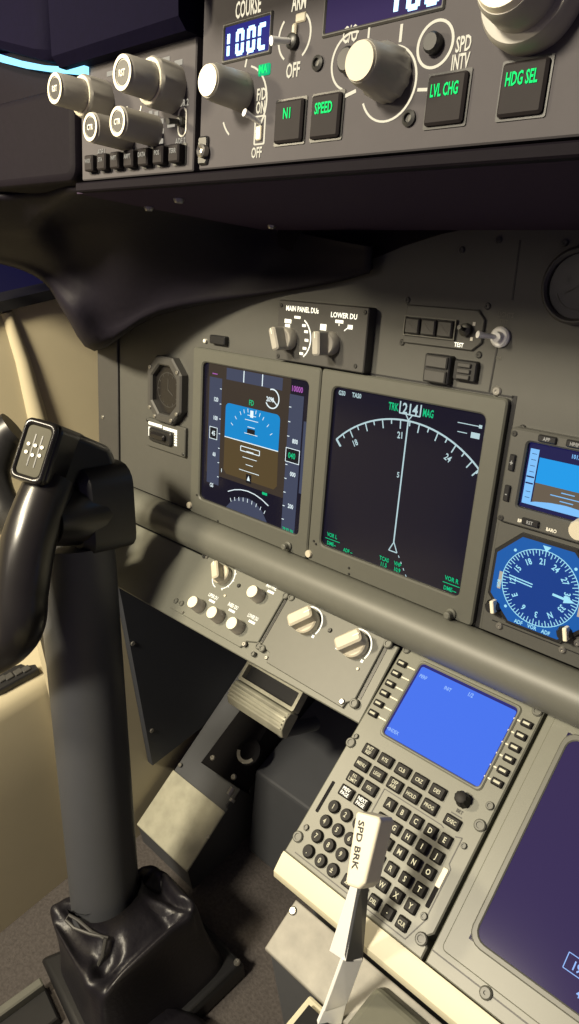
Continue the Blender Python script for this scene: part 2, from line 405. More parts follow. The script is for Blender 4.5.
og = rrect(-.1652, -.0735, .0425, .12, .005)
sym(MB().prism(PP, [p for p in og if p[1] < .087]+[], N0+.0001, N0+.0003) if 0 else MB().prism(PP, [(-.1602, .0425), (-.0785, .0425), (-.0735, .0475), (-.0748, .0877), (-.1652, .0877), (-.1652, .0475)], N0+.0001, N0+.0003), 'ground', 'ground_field', g)
b = MB().line(PP, (-.1652, .0877), (-.0748, .0877), .0010, N0+.0005)
for v, w in ((.1065, .012), (.0985, .022), (.1145, .022), (.0695, .024), (.0775, .012), (.0615, .012), (.0535, .034), (.120, .014)): b.line(PP, (-.12-w/2, v), (-.12+w/2, v), .0007, N0+.0005)
for a_ in (-60, -45, -30, -20, -10, 10, 20, 30, 45, 60):
    r0 = .036; ca, sa = math.sin(math.radians(a_)), math.cos(math.radians(a_))
    b.line(PP, (-.12+r0*ca, .084+r0*sa*1.1), (-.12+(r0+.004)*ca, .084+(r0+.004)*sa*1.1), .0007, N0+.0005)
b.line(PP, (-.136, .082), (-.104, .082), .0009, N0+.0006).line(PP, (-.136, .0765), (-.104, .0765), .0009, N0+.0006).line(PP, (-.136, .0765), (-.136, .082), .0009, N0+.0006).line(PP, (-.104, .0765), (-.104, .082), .0009, N0+.0006)
b.quad(PP, -.1225, -.1175, .118, .126, N0+.0005)
b.arc(PP, -.0885, .1445, .0105, .0013, -150, 110, N0+.0008); b.line(PP, (-.0885, .1445), (-.080, .138), .001, N0+.0008)
b.text(PP, '2090', -.0915, .1435, .0075, N0+.0008)
for i in range(7): b.line(PP, (-.176, .035+i*.018), (-.1735, .035+i*.018), .0008, N0+.0006)
for i, t in enumerate(('60', '80', '100', '120')): b.text(PP, t, -.183, .062+i*.0225, .007, N0+.0006)
for i, t in enumerate(('200', '000', '800')): b.text(PP, t, -.050, .030+i*.037, .007, N0+.0006)
for i in range(9): b.line(PP, (-.0622, .012+i*.016), (-.0592, .012+i*.016), .0008, N0+.0006)
b.line(PP, (-.136, .169), (-.136, .156), .0012, N0+.0006).line(PP, (-.1055, .169), (-.1055, .156), .0012, N0+.0006)
b.line(PP, (-.1685, .0425), (-.1685, .0470), .0006, N0+.0006)
b.text(PP, 'GS', -.186, .022, .007, N0+.0006)
b.arc(PP, -.120, -.045, .075, .001, 62, 118, N0+.0006)
sym(b, 'dline', 'white_symbol', g)
b = MB().quad(PP, -.1925, -.178, .0805, .0955, N0+.0009).quad(PP, -.0625, -.0415, .0795, .0955, N0+.0009).quad(PP, -.1265, -.1135, .0975, .1045, N0+.0004).quad(PP, -.1245, -.1155, .040, .0505, N0+.0005)
b.pieces('readout_box', 'dblack', g)
b = MB()
for q in ((-.1925, -.178, .0805, .0955), (-.0625, -.0415, .0795, .0955)): b.frame(PP, rrect(*q), rrect(q[0]+.0007, q[1]-.0007, q[2]+.0007, q[3]-.0007), N0+.0008, N0+.0011)
b.text(PP, '45', -.185, .088, .008, N0+.0011); b.prism(PP, [(-.1225, .043), (-.1175, .043), (-.12, .049)], N0+.0006, N0+.0008)
b.pieces('readout_outline', 'dline', g)
b = MB().text(PP, '040', -.053, .0876, .009, N0+.0011).text(PP, 'FD', -.1212, .1350, .0085, N0+.0008).quad(PP, -.096, -.088, .0325, .0355, N0+.0006).text(PP, '29.92 IN', -.052, -.0, .006, N0+.0006, ay=.2)
b.pieces('green_text', 'dgreen', g)
b = MB().text(PP, '10000', -.052, .1605, .0085, N0+.0008).text(PP, '----', -.186, .1605, .009, N0+.0008); b.pieces('magenta_text', 'dmag', g)
b = MB()
b.arc(PP, -.120, -.060, .0455, .087, 66, 114, N0+.0003)
b = MB().prism(PP, [(-.158, .0005), (-.086, .0005), (-.096, .013), (-.108, .0195), (-.12, .0215), (-.132, .0195), (-.146, .013)], N0, N0+.0003); sym(b, 'tape', 'compass_rose', g)
b = MB()
for i in range(9):
    a_ = math.radians(66+6*i); b.line(PP, (-.12+.075*math.cos(a_), -.0545+.075*math.sin(a_)), (-.12+.0705*math.cos(a_), -.0545+.0705*math.sin(a_)), .0006, N0+.0006)
sym(b, 'dline', 'compass_tick', g)
# ---------------- navigation display
nd, g = display('navigation_display', 'square black screen with a white compass arc and heading 214', (-.0165, .1885), (0, .171))
b = MB(); cx, cyv = .0913, .0300; R = .1215
b.arc(PP, cx, cyv, R, .0016, 49, 134, N0+.0003, 160)
hdg = 214
for d in range(-44, 42):
    h = hdg + d
    if h % 5 == 0:
        a_ = math.radians(90-d); L = .0085 if h % 10 == 0 else .0045
        b.line(PP, (cx+R*math.cos(a_), cyv+R*math.sin(a_)), (cx+(R-L)*math.cos(a_), cyv+(R-L)*math.sin(a_)), .0011, N0+.0004)
for d in (-43.5, 40.5):
    a_ = math.radians(90-d); b.line(PP, (cx+R*math.cos(a_), cyv+R*math.sin(a_)), (cx+(R-.009)*math.cos(a_), cyv+(R-.009)*math.sin(a_)), .0013, N0+.0004)
for h in (18, 21, 24):
    a_ = math.radians(90-(h*10-hdg)); b.text(PP, str(h), cx+(R-.0145)*math.cos(a_), cyv+(R-.0145)*math.sin(a_), .0088, N0+.0004, rot=a_-PI/2)
b.text(PP, '214', .092, .1627, .0140, N0+.0004, w_=.0172)
for e in (((.0805, .1575), (.0805, .1685)), ((.1035, .1575), (.1035, .1685)), ((.0805, .1575), (.1035, .1575))): b.line(PP, *e, .0012, N0+.0004)
b.line(PP, (.088, .1572), (.0915, .1522), .0010, N0+.0004).line(PP, (.095, .1572), (.0915, .1522), .0010, N0+.0004)
b.line(PP, (cx, .0305), (cx, .1515), .0014, N0+.0004)
t0 = ((.0865, .0205), (.0965, .0205), (.0915, .0305))
for i in range(3): b.line(PP, t0[i], t0[(i+1) % 3], .0010, N0+.0004)
for i in range(4): b.line(PP, (.0985+i*.0036, .0185-i*.0056), (.0998+i*.0036, .0165-i*.0056), .0007, N0+.0004)
b.text(PP, '5', .0872, .0985, .0075, N0+.0004).text(PP, 'GS0', .0092, .1655, .0065, N0+.0004).text(PP, 'TAS0', .028, .1658, .0065, N0+.0004)
b.line(PP, (.1430, .1595), (.166, .1595), .0007, N0+.0004).line(PP, (.1440, .1515), (.1535, .1515), .0007, N0+.0004).quad(PP, .1575, .1660, .1485, .1535, N0+.0004).quad(PP, .1640, .1670, .1580, .1610, N0+.0004)
sym(b, 'dcyan', 'white_symbol', g)
b = MB().text(PP, 'TRK', .0732, .1622, .0100, N0+.0004, w_=.0115).text(PP, 'MAG', .1118, .1622, .0100, N0+.0004, w_=.0115)
b.text(PP, 'VOR L', .0130, .0140, .0062, N0+.0004).line(PP, (.004, .0090), (.024, .0090), .0006, N0+.0004).text(PP, 'DME--', .0130, .0045, .0058, N0+.0004).text(PP, 'ADF --', .036, .0035, .0055, N0+.0004)
for u in (.0824, .0990): b.text(PP, 'TCAS' if u < .09 else 'VHF', u, .0095, .006, N0+.0004).text(PP, '11.5' if u < .09 else '10.9', u, .0035, .006, N0+.0004)
b.text(PP, 'VOR R', .1600, .0140, .0062, N0+.0004).line(PP, (.151, .0090), (.169, .0090), .0006, N0+.0004).text(PP, 'DME---', .1595, .0040, .0058, N0+.0004)
b.pieces('green_text', 'dgreen', g)
for t, pts in ((pf_, ((190, 505, 'knobl', .0042), (309.3, 553.6, 'knobl', .0042))), ):
    for px, py, m, r in pts:
        u, v = PP.uv(px, py, .001); round_button(PP, u, v, r, .003, m, t, 'button', .001)
for t, px, py in ((pf_, 287, 546), (nd, 450, 614)):
    u, v = PP.uv(px, py, .004); MB().lathe(PP, u, v, [(.005, 0), (.005, .003), (.0035, .0045), (.0035, .010), (.0025, .011)], 16).build('latch', 'gray2', t)
for t, pts in ((pf_, ((197, 495), (218, 521), (316, 544))), (nd, ((314, 541), (349, 568), (349, 574)))):
    for px, py in pts:
        u, v = PP.uv(px, py, .001); screw(PP, u, v, .0014, t, .001, 'dbolt', .001)

# ---------------- octagonal blank instrument and the little selector below it
u0, u1, v0, v1 = -.3115, -.2405, .0850, .1690
t = thing('standby_instrument', 'dark octagonal instrument with chunky black bezel left of the flight displays', 'instrument', PP.p(-.276, .085, -.006))
b = MB(); o_ = octo(u0, u1, v0, v1, .019); i_ = octo(u0+.010, u1-.010, v0+.011, v1-.011, .015); b.frame(PP, o_, i_, -.0058, .006, .002); b.build('bezel', 'dgray', t, 20)
MB().prism(PP, inset(i_, -.001), -.0057, -.002).build('face', 'gloss', t, 0)
b = MB().arc(PP, -.276, .127, .022, .0006, 0, 360, -.0018)
for i in range(12): a_ = i*PI/6; b.line(PP, (-.276+.018*math.cos(a_), .127+.018*math.sin(a_)), (-.276+.022*math.cos(a_), .127+.022*math.sin(a_)), .0007, -.0017)
b.line(PP, (-.276, .127), (-.276, .141), .001, -.0016).line(PP, (-.276, .127), (-.266, .121), .001, -.0016); b.build('dial_marking', 'dgray', t, 0)
for uu, vv in ((u0+.007, v0+.016), (u1-.007, v0+.016), (u0+.007, v1-.016), (u1-.007, v1-.016), (u0+.018, v0+.006), (u1-.018, v0+.006)): screw(PP, uu, vv, .0028, t, .006, 'bolt', .0015)
t = thing('steering_selector', 'small panel with a black selector bar framed by lit white labels', 'switch', PP.p(-.28, .045, -.006))
MB().box(PP, -.3225, -.2385, .0455, .0840, -.0058, -.001, .002, .001).build('plate', 'gray', t, 30)
b = MB().quad(PP, -.3165, -.2865, .0755, .0795, -.0004).quad(PP, -.284, -.2545, .0745, .0785, -.0004).quad(PP, -.3165, -.3115, .0600, .0725, -.0004); b.pieces('lit_label', 'lbright', t)
b = MB()
for i in range(5): b.quad(PP, -.2595, -.2545, .0575+i*.0035, .0601+i*.0035, -.0004)
b.pieces('lit_label', 'lbright', t)
b = MB().box(PP, -.311, -.263, .055, .0735, -.001, .0035, .004, .0015); b.build('selector_base', 'black', t, 30)
MB().box(PP, -.303, -.272, .0605, .069, .0035, .0085, .003, .002).build('selector_handle', 'gloss', t, 30)
for uu, vv in ((-.3195, .0805), (-.2420, .0495)): screw(PP, uu, vv, .0022, t, -.001, 'dbolt', .001)

# ---------------- display selector panel
t = thing('display_selector_panel', 'dark selector panel with two taupe rotary knobs and lit white legends above the screens', 'panel', PP.p(-.02, .188, -.006))
MB().box(PP, -.079, .0400, .1892, .2500, -.0058, .006, .002, .001).build('plate', 'dgray', t, 30)
nt_ = .0065
b = MB().text(PP, 'MAIN PANEL DUs', -.0445, .2425, .0072, nt_).text(PP, 'LOWER DU', .0105, .2405, .0068, nt_, w_=.033)
b.quad(PP, -.068, -.0585, .2275, .2315, nt_).quad(PP, -.0670, -.0600, .2235, .2265, nt_).quad(PP, -.0545, -.046, .2330, .2355, nt_)
b.arc(PP, -.052, .2135, .022, .0012, -52, 58, nt_)
for a_ in (-50, -28, -2, 24, 45):
    r_ = math.radians(a_); b.quad(PP, -.052+.0165*math.cos(r_)-.0025, -.052+.0165*math.cos(r_)+.0025, .2135+.019*math.sin(r_)-.0013, .2135+.019*math.sin(r_)+.0013, nt_)
b.quad(PP, -.0185, -.0105, .2245, .2305, nt_).quad(PP, .0005, .0105, .2330, .2360, nt_).quad(PP, .0165, .0225, .2285, .2325, nt_)
b.line(PP, (.0125, .2265), (.0165, .2295), .0008, nt_).line(PP, (.0055, .2305), (.0055, .2325), .0008, nt_)
b.pieces('lit_legend', 'lbright', t)
def rotary(F_, u, v, r, h, root, m='knob', rot=0, n=0, name='rotary_knob', wid=.42, tip=.16):
    k = MB().lathe(F_, u, v, [(r, n), (r, n+h*.35), (r*.9, n+h*.42)], 28).build(name, m, root)
    G = F_.sub(u, v, rot)
    MB().box(G, -r*wid, r*wid, -r*.98, r*1.02, n+h*.3, n+h, r*.25, r*.14).build('grip', m, k, 30)
    if tip: MB().quad(G, -r*.05, r*.05, r*.45, r*.95, n+h+.0003).build('pointer_mark', 'white', k, 0)
    return k
rotary(PP, -.0605, .2120, .0115, .024, t, 'knobg', .35, .006); rotary(PP, -.0030, .2130, .0115, .024, t, 'knobg', .1, .006)
for uu, vv in ((-.0745, .2445), (.0355, .2455), (-.0745, .1930), (.0300, .1950)): screw(PP, uu, vv, .0022, t, .006, 'dbolt', .001)

# ---------------- annunciator with three dark captions and test switch
t = thing('annunciator_panel', 'three blank dark caption lights with a TEST toggle in a black frame', 'light panel', PP.p(.11, .2265, -.006))
b = MB(); o_ = [(.0745, .2215), (.146, .2215), (.1545, .229), (.1545, .248), (.1475, .2555), (.0745, .2555)]; b.prism(PP, o_, -.0058, -.0035, .001); b.build('plate', 'gray', t, 20)
b = MB(); b.frame(PP, rrect(.0755, .1290, .2287, .2460, .0), rrect(.0765, .1280, .2297, .2450, 0), -.004, -.001); b.build('caption_frame', 'gray2', t, 0, label='pale gray frame around the captions')
for i in range(3): MB().box(PP, .0775+i*.017, .0925+i*.017, .2305, .2442, -.004, .0005, .001, .0012).build('caption_light', 'dgray', t, 20)
tf = PP.sub(.1390, .2385, 0, -.0035)
sw_ = MB().lathe(tf, 0, 0, [(.0055, 0), (.0055, .004), (.0035, .005)], 16).build('toggle_base', 'dbolt', t)
MB().tube([tf.p(0, 0, .003), tf.p(-.001, .002, .012)], [.0014, .0020], 10).build('toggle_lever', 'black', sw_)
b = MB().text(PP, 'TEST', .1335, .2255, .0052, -.003); b.pieces('lit_legend', 'lbright', t)
b = MB().quad(PP, .1305, .1335, .2385, .2400, -.003).quad(PP, .1440, .1465, .2425, .2455, -.003).quad(PP, .1435, .1460, .2300, .2330, -.003); b.pieces('position_mark', 'white', t)
for uu, vv in ((.0735, .2590), (.0728, .2215), (.154, .2590), (.1525, .2190)): screw(PP, uu, vv, .003, t, -.0062, 'dbolt', .0015)
# lights toggle
t = thing('lights_toggle', 'chrome toggle switch in a round collar marked LIGHTS', 'switch', PP.p(.170, .2355, -.006))
b = MB().lathe(PP, .170, .2355, [(.0085, -.0058), (.0085, -.0035), (.0070, -.002), (.0045, -.002), (.0040, .003)], 20); k_ = b.build('collar', 'steel', t)
MB().tube([PP.p(.170, .2355, .0), PP.p(.164, .2362, .012), PP.p(.161, .2368, .017)], [.0017, .0024, .0030], 12).build('toggle_lever', 'steel', k_)
b = MB().text(PP, 'LIGHTS', .1712, .2533, .0055, -.0056).text(PP, 'TEST', .1705, .2480, .0042, -.0056).text(PP, 'DIM', .1700, .2185, .0042, -.0056); b.pieces('printed_legend', 'gray2', t)
# brake / flap legends block
t = thing('rocker_switch_block', 'pair of black stacked push switches below the blank captions', 'switch', PP.p(.13, .191, -.006))
MB().box(PP, .1040, .1305, .1905, .2155, -.0058, .002, .002, .001).build('large_key_frame', 'black', t, 30)
for v in (.1915, .2040): MB().box(PP, .1065, .1285, v, v+.0105, .002, .0045, .001, .001).build('push_key', 'dgray', t, 30)
MB().box(PP, .1330, .1550, .1960, .2135, -.0058, .0, .002, .001).build('small_key_frame', 'black', t, 30)
for v in (.1975, .2025, .2075): MB().box(PP, .1375, .1500, v, v+.0038, .0, .002, .001, .0006).build('push_key', 'dgray', t, 30)
# round gauge upper right
t = thing('round_gauge', 'round dark glass gauge recessed in the panel at upper right', 'gauge', PP.p(.233, .255, -.006))
gu, gv = PP.uv(580, 286, -.004); gr = .0285
def ringout(u, v, r, k=40): return [(u+r*math.cos(2*PI*i/k), v+r*math.sin(2*PI*i/k)) for i in range(k)]
MB().frame(PP, ringout(gu, gv, gr), ringout(gu, gv, gr*.84), -.0058, .002, .0018).build('bezel', 'dgray', t)
MB().lathe(PP, gu, gv, [(gr*.86, -.0057), (gr*.86, -.003)], 40).build('face', 'gloss', t)
b = MB().arc(PP, gu, gv, gr*.62, .0012, 200, 340, -.0026).text(PP, '0', gu-.009, gv+.004, .008, -.0026).text(PP, '5', gu+.010, gv+.004, .008, -.0026); b.line(PP, (gu, gv), (gu-.011, gv-.006), .0014, -.0022)
b.build('dial_marking', 'gray', t, 0)

# ---------------- standby attitude display (right edge)
t = thing('standby_attitude_display', 'small standby screen with cyan sky and brown ground bar at right edge', 'display', PP.p(.25, .087, -.006))
MB().frame(PP, rrect(.1965, .3065, .0845, .1660, .003), rrect(.2125, .2905, .1005, .1565, .003), -.0058, .004, .0015).build('bezel', 'gray', t, 30)
g = MB().box(PP, .2115, .2915, .0995, .1575, -.0057, -.001).build('screen', 'glass', t, 0)
n0 = -.0006
sym(MB().quad(PP, .2130, .2900, .1010, .1560, n0), 'inavy', 'display_field', g)
sym(MB().quad(PP, .2232, .2800, .1238, .1450, n0+.0002), 'isky', 'sky_field', g)
sym(MB().quad(PP, .2232, .2800, .1065, .1238, n0+.0002), 'ibrown', 'ground_field', g)
b = MB().quad(PP, .2145, .2220, .1045, .1510, n0+.0002).quad(PP, .2810, .2885, .1045, .1510, n0+.0002)
dome = [(.2150, .1045), (.2880, .1045), (.277, .1080), (.264, .1102), (.2515, .1110), (.239, .1102), (.226, .1080)]
b.prism(PP, dome, n0+.0003, n0+.0005); sym(b, 'ipale', 'scale_tape', g)
b = MB().quad(PP, .2150, .2215, .1270, .1282, n0+.0005).quad(PP, .2150, .2215, .1215, .1227, n0+.0005)
for v in (.132, .137, .142, .147, .115, .110): b.line(PP, (.2165, v), (.2205, v), .0004, n0+.0005)
sym(b, 'inavy', 'tape_mark', g)
b = MB()
for v, w in ((.1205, .011), (.1170, .028), (.1135, .011), (.1095, .030), (.1105, .010)): b.line(PP, (.2515-w/2, v), (.2515+w/2, v), .0007, n0+.0006)
b.text(PP, '1013', .252, .1515, .0048, n0+.0006); sym(b, 'ipale', 'white_symbol', g)
for u, v, uu, tx in ((.229, .1618, .0075, 'APP'), (.252, .1622, .0075, 'HP/IN'), (.2275, .0912, .0075, 'RST')):
    kk = MB().box(PP, u-uu, u+uu, v-.0028, v+.0028, .004, .0065, .001, .0008).build('push_key', 'black', t, 30); MB().text(PP, tx, u, v, .0042, .0068).build('key_legend', 'ldim', kk, 0)
for v in (.1370, .1105):
    kk = MB().box(PP, .2005, .2055, v-.0070, v+.0070, .004, .0065, .001, .0008).build('push_key', 'black', t, 30); MB().text(PP, '+' if v > .12 else '-', .203, v, .007, .0068).build('key_legend', 'ldim', kk, 0)
ku, kv = PP.uv(578, 531, .016)
MB().lathe(PP, ku, kv, [(.0085, .004), (.0085, .013), (.0075, .016)], 24, .04, (0, 1), 12).build('rotary_knob', 'knobl', t)
b = MB().text(PP, 'BARO', .2455, .0895, .0042, .0044).text(PP, 'BRT', .2190, .0900, .0042, .0044); b.pieces('printed_legend', 'white', t)
for uu, vv in ((.2005, .1610), (.2010, .0880)): screw(PP, uu, vv, .0025, t, .004, 'dbolt', .001)
# ---------------- blue backlit radio compass
t = thing('radio_compass', 'blue backlit compass dial in octagonal face with white pointers', 'instrument', PP.p(.245, .0, -.006))
MB().box(PP, .1965, .3065, -.0215, .0835, -.0058, -.001, .003, .001).build('mounting_plate', 'gray', t, 30)
fu0, fu1, fv0, fv1 = .2025, .2870, -.0015, .0765
oo = octo(fu0, fu1, fv0, fv1, .020)
MB().prism(PP, octo(fu0-.003, fu1+.003, fv0-.003, fv1+.003, .021), -.002, .003, .001).build('bezel', 'black', t, 20)
g = MB().prism(PP, oo, .002, .0035, .0004).build('dial_face', 'rblue', t, 0)
du, dv = .2447, .0375
MB().lathe(PP, du, dv, [(.0335, .0034), (.0335, .0038)], 48).build('compass_card', 'rdark', g, 0)
b = MB(); nn = .0042
b.arc(PP, du, dv, .0335, .0006, 0, 360, nn)
for i in range(72):
    a_ = 2*PI*i/72; L = .0048 if i % 2 == 0 else .0028
    b.line(PP, (du+.0330*math.cos(a_), dv+.0330*math.sin(a_)), (du+(.0330-L)*math.cos(a_), dv+(.0330-L)*math.sin(a_)), .0006, nn)
for h in range(0, 36, 3):
    a_ = math.radians(90-(h*10-214)); tx = {0: 'N', 9: 'E', 18: '18', 27: '27'}.get(h, str(h))
    b.text(PP, tx, du+.0238*math.cos(a_), dv+.0238*math.sin(a_), .0075, nn, rot=a_-PI/2)
b.text(PP, 'VOR', fu0+.0065, .030, .0045, nn, rot=PI/2).text(PP, 'ADF    VOR    ADF', du, .0015, .005, nn)
b.prism(PP, [(du-.0035, dv+.0375), (du+.0035, dv+.0375), (du, dv+.0325)], nn-.0003, nn)
for a_ in (45, 135, 225, 315): b.arc(PP, du+.037*math.cos(math.radians(a_)), dv+.037*math.sin(math.radians(a_)), .0007, .0012, 0, 360, nn, 12)
b.build('dial_marking', 'rpale', g, 0)
b = MB(); a0 = math.radians(176)
G = PP.sub(du, dv, a0, .0045)
for off in (.0012, -.0012): b.line(G, (.006, off), (.0275, off), .0009, .0004)
b.line(G, (-.0280, 0), (-.012, 0), .0020, .0004).prism(G, [(-.031, 0), (-.022, -.0035), (-.022, .0035)], .0001, .0004)
b.build('pointer', 'rpale', g, 0)
for uu, vv, m in ((.2060, .0330, 0), (.2840, .0330, 1)): MB().quad(PP, uu+(.002 if m == 0 else -.005), uu+(.005 if m == 0 else -.002), vv-.008, vv+.008, .0041).build('side_window', 'ldim', g, 0)
for px, py in ((492, 607), (564, 634)):
    u, v = PP.uv(px, py, .006)
    kb = MB().lathe(PP, u, v, [(.0065, -.001), (.0065, .006), (.005, .009)], 18, .06, (0, 1), 8).build('mode_knob', 'black', t)
    G = PP.sub(u, v, .25); MB().box(G, .0015, .0050, -.004, .0075, .006, .013, .001, .0006).build('pointer_bar', 'ivory', kb, 20)
for px, py in ((499, 626), (562, 650), (577, 643)):
    u, v = PP.uv(px, py, 0); screw(PP, u, v, .0032, t, -.001, 'bolt', .002)
MB().line(PP, (.2065, -.0085), (.2900, -.0085), .0009, -.0006).build('plate_groove', 'black', t, 0)

# ================================================================== LOWER KNOB PANELS
fr = thing('knee_panel', 'gray sloping knee panel frame under the bull nose rail', 'panel', PK.p(-.05, -.0215, -.02))
b = MB(); b.prism(PK, [(-.38, -.0215), (.1515, -.0175), (.1515, .066), (-.38, .066)], -.006, -.003, .001); b.build('frame_plate', 'knee', fr, 0)
b = MB(); b.prism(PK, [(-.38, -.0215), (.1500, -.0175), (.1500, -.012), (-.38, -.016)], -.03, -.006); b.build('lower_flange', 'kick', fr, 0)
# the two plates
t = thing('brightness_panel', 'left knob panel with one rotary selector and four small round knobs', 'panel', PK.p(-.075, -.012, -.003))
b = MB(); b.prism(PK, [(-.1500, -.0105), (-.022, -.0105), (-.0175, -.0055), (-.0175, -.001), (-.0025, .004), (-.0025, .0725), (-.1500, .0725)], -.0029, 0, .0008); b.build('plate', 'knee', t, 20)
pz = .0003
lab = (('OUTBD DU', -.0935, .0716), ('MAIN PANEL', -.0250, .0665), ('UPPER DU', -.0960, .0262), ('INBD DU', -.0610, .0270), ('LOWER DU', -.0265, .0262))
b = MB()
for tx, u, v in lab: b.text(PK, tx, u, v, .0062, pz, w_=.0165)
for u, v in ((-.0225, .0605), (-.0940, .0205), (-.0590, .0212), (-.0245, .0205)): b.quad(PK, u-.005, u+.005, v-.0014, v+.0014, pz)
b.arc(PK, -.0985, .0535, .0165, .0011, -65, 50, pz).arc(PK, -.0985, .0535, .0165, .0011, 195, 260, pz)
for a_ in (-60, -30, 0, 30): r_ = math.radians(a_); b.line(PK, (-.0985+.0155*math.cos(r_), .0535+.0155*math.sin(r_)), (-.0985+.0185*math.cos(r_), .0535+.0185*math.sin(r_)), .001, pz)
b.pieces('printed_legend', 'lbright', t)
rotary(PK, -.0985, .0535, .0118, .021, t, 'knobl', .75)
for u, v in ((-.0337, .0500), (-.1058, .0080), (-.0705, .0080), (-.0361, .0080)):
    kb = MB().lathe(PK, u, v, [(.0084, 0), (.0084, .004), (.0079, .005), (.0077, .0146), (.0070, .016)], 24, .03, (2, 3), 14).build('round_knob', 'knob', t)
    MB().lathe(PK, u, v, [(.0071, .0155), (.0071, .0164)], 20).build('knob_cap', 'ivory', kb)
u, v = PK.uv(225.3, 596, 0); MB().lathe(PK, u, v, [(.0016, 0), (.0016, .0012), (.001, .0018)], 10).build('indicator_lamp', 'ivory', t)
for u, v, r, m in ((-.1444, .0655, .0030, 'dbolt'), (-.0693, .0512, .0026, 'dbolt'), (-.0175, -.0050, .0030, 'bolt'), (-.1253, -.0078, .0018, 'bolt'), (-.1395, .0655, .0022, 'bolt')): screw(PK, u, v, r, t, 0, m, .002)
t = thing('flood_light_panel', 'right knob panel with two large cream rotary selectors', 'panel', PK.p(.07, -.012, -.003))
b = MB(); b.prism(PK, [(.0210, -.0105), (.1290, -.0125), (.1300, -.006), (.1370, .0), (.1370, .0725), (.0035, .0725), (.0035, .004), (.0180, .0)], -.0029, 0, .0008); b.build('plate', 'gray2', t, 20)
b = MB()
for tx, u, v in (('BACKGROUND', .0405, .0722), ('AFDS FLOOD', .1095, .0722)): b.text(PK, tx, u, v, .0072, pz, w_=.029)
for u in (.0430, .1090): b.arc(PK, u, .0480, .0178, .0014, -25, 115, pz).quad(PK, u-.0195, u-.0155, .0360, .0400, pz).quad(PK, u+.0135, u+.0165, .0355, .0385, pz)
b.pieces('printed_legend', 'lbright', t)
rotary(PK, .0435, .0480, .0145, .022, t, 'knobl', -.75, wid=.5); rotary(PK, .1095, .0480, .0145, .022, t, 'knobl', -.75, wid=.5)
u, v = .1243, .0282; MB().lathe(PK, u, v, [(.0016, 0), (.0016, .0012), (.001, .0018)], 10).build('indicator_lamp', 'ivory', t)
for u, v, r, m in ((.0733, .0507, .0026, 'dbolt'), (.1259, -.0072, .0030, 'bolt'), (.0190, -.0060, .0022, 'bolt')): screw(PK, u, v, r, t, 0, m, .002)
for u, v, r in ((-.0009, .0640, .0042), (.0078, .0648, .0042), (-.1462, .0003, .0036), (-.1357, .0010, .0036), (.0014, .0010, .0042), (.0073, .0004, .0042), (.1409, .0640, .0048), (.1385, -.0030, .0048), (.0002, -.0095, .003)):
    MB().lathe(PK, u, v, [(r, -.004), (r, .0012), (r*.8, .0022), (r*.55, .0022), (r*.5, .0012)], 20).build('quarter_turn_fastener', 'gray2', fr)
b = MB(); b.line(PK, (.0003, .006), (.0003, .062), .0030, -.0024, .0006).line(PK, (.1398, .003), (.1398, .061), .0030, -.0024, .0006); b.pieces('panel_gap', 'black', fr)

# ================================================================== PEDESTAL + CDU
pd = thing('center_pedestal', 'gray sloping pedestal frame with pale cream aft lip around keyboard and lower screen', 'pedestal', PC.p(.15, 0, -.05))
b = MB(); b.prism(PC, [(.1495, .0005), (.60, .0005), (.60, .2300), (.1495, .2300)], -.03, -.0005, .001); b.build('frame_plate', 'cdu', pd, 0)
b = MB(); b.prism(PC, [(.0, -.001), (.60, -.001), (.60, .2300), (.0, .2300)], -.05, -.031); b.build('frame_tray', 'boxp', pd, 0)
b = MB()
lip = [(-.0005, -.05), (-.0005, -.0012), (-.004, -.0008), (-.019, -.0035), (-.0235, -.009), (-.0235, -.035), (-.020, -.05)]
b.hexa([PC.p(-.001, v, n) for v, n in lip], [PC.p(.60, v, n) for v, n in lip]); b.build('aft_lip', 'cream', pd, 40, label='pale cream aft lip')
b = MB(); b.line(PC, (.150, .0105), (.60, .0105), .0011, -.0002, .0003).line(PC, (.1480, .2245), (.60, .2245), .0011, -.0002, .0003); b.build('frame_seam', 'dgray', pd, 0)
b = MB(); b.prism(PC, [(-.0165, .118), (-.0005, .118), (-.0005, .2300), (-.0165, .2300)], -.03, -.002, .001)
u, v = PC.uv(486, 993, 0); screw(PC, u, v, .0048, pd, -.0005, 'gray2', .003)
u, v = PC.uv(571, 715, 0); screw(PC, u, v, .0085, pd, -.0005, 'gray2', .004, 'fastener')
# side of the pedestal
MB().hexa([Vector((.126, -.205, FLOOR)), Vector((.72, -.205, FLOOR)), Vector((.72, .0, FLOOR)), Vector((.126, .0, FLOOR))],
          [PC.p(.002, -.001, -.051), PC.p(.60, -.001, -.051), PC.p(.60, .228, -.051), PC.p(.002, .228, -.051)]).build('pedestal_body', 'boxp', pd, 0)
# ---- CDU
t = thing('flight_computer_keyboard', 'gray flight computer keyboard unit with blue screen and rows of keys', 'keyboard', PC.p(.072, .0, 0))
b = MB(); b.prism(PC, [(.0, .0), (.1465, .0), (.1465, .0095), (.1415, .0145), (.1465, .0205), (.1465, .229), (.0, .229)], -.03, 0, .0012); b.build('faceplate', 'cdu', t, 30)
scr = rrect(.0262, .1265, .1341, .2103, .004)
b = MB(); b.frame(PC, rrect(.0232, .1295, .1311, .2133, .005), scr, -.001, .0016, .0012); b.build('screen_bezel', 'cdu', t, 30)
g = MB().prism(PC, scr, -.001, .0003).build('screen', 'cdudark', t, 0)
MB().box(PC, .0282, .1260, .1345, .2075, .0003, .0006, .002).build('lit_field', 'cdublue', g, 0)
b = MB().text(PC, 'PERF', .0345, .1985, .0048, .0009).text(PC, 'INIT', .0615, .1985, .0048, .0009).text(PC, '1/2', .083, .2028, .0055, .0009)
b.text(PC, '<INDEX', .0345, .1405, .0045, .0009); b.pieces('screen_text', 'cdutext', g)
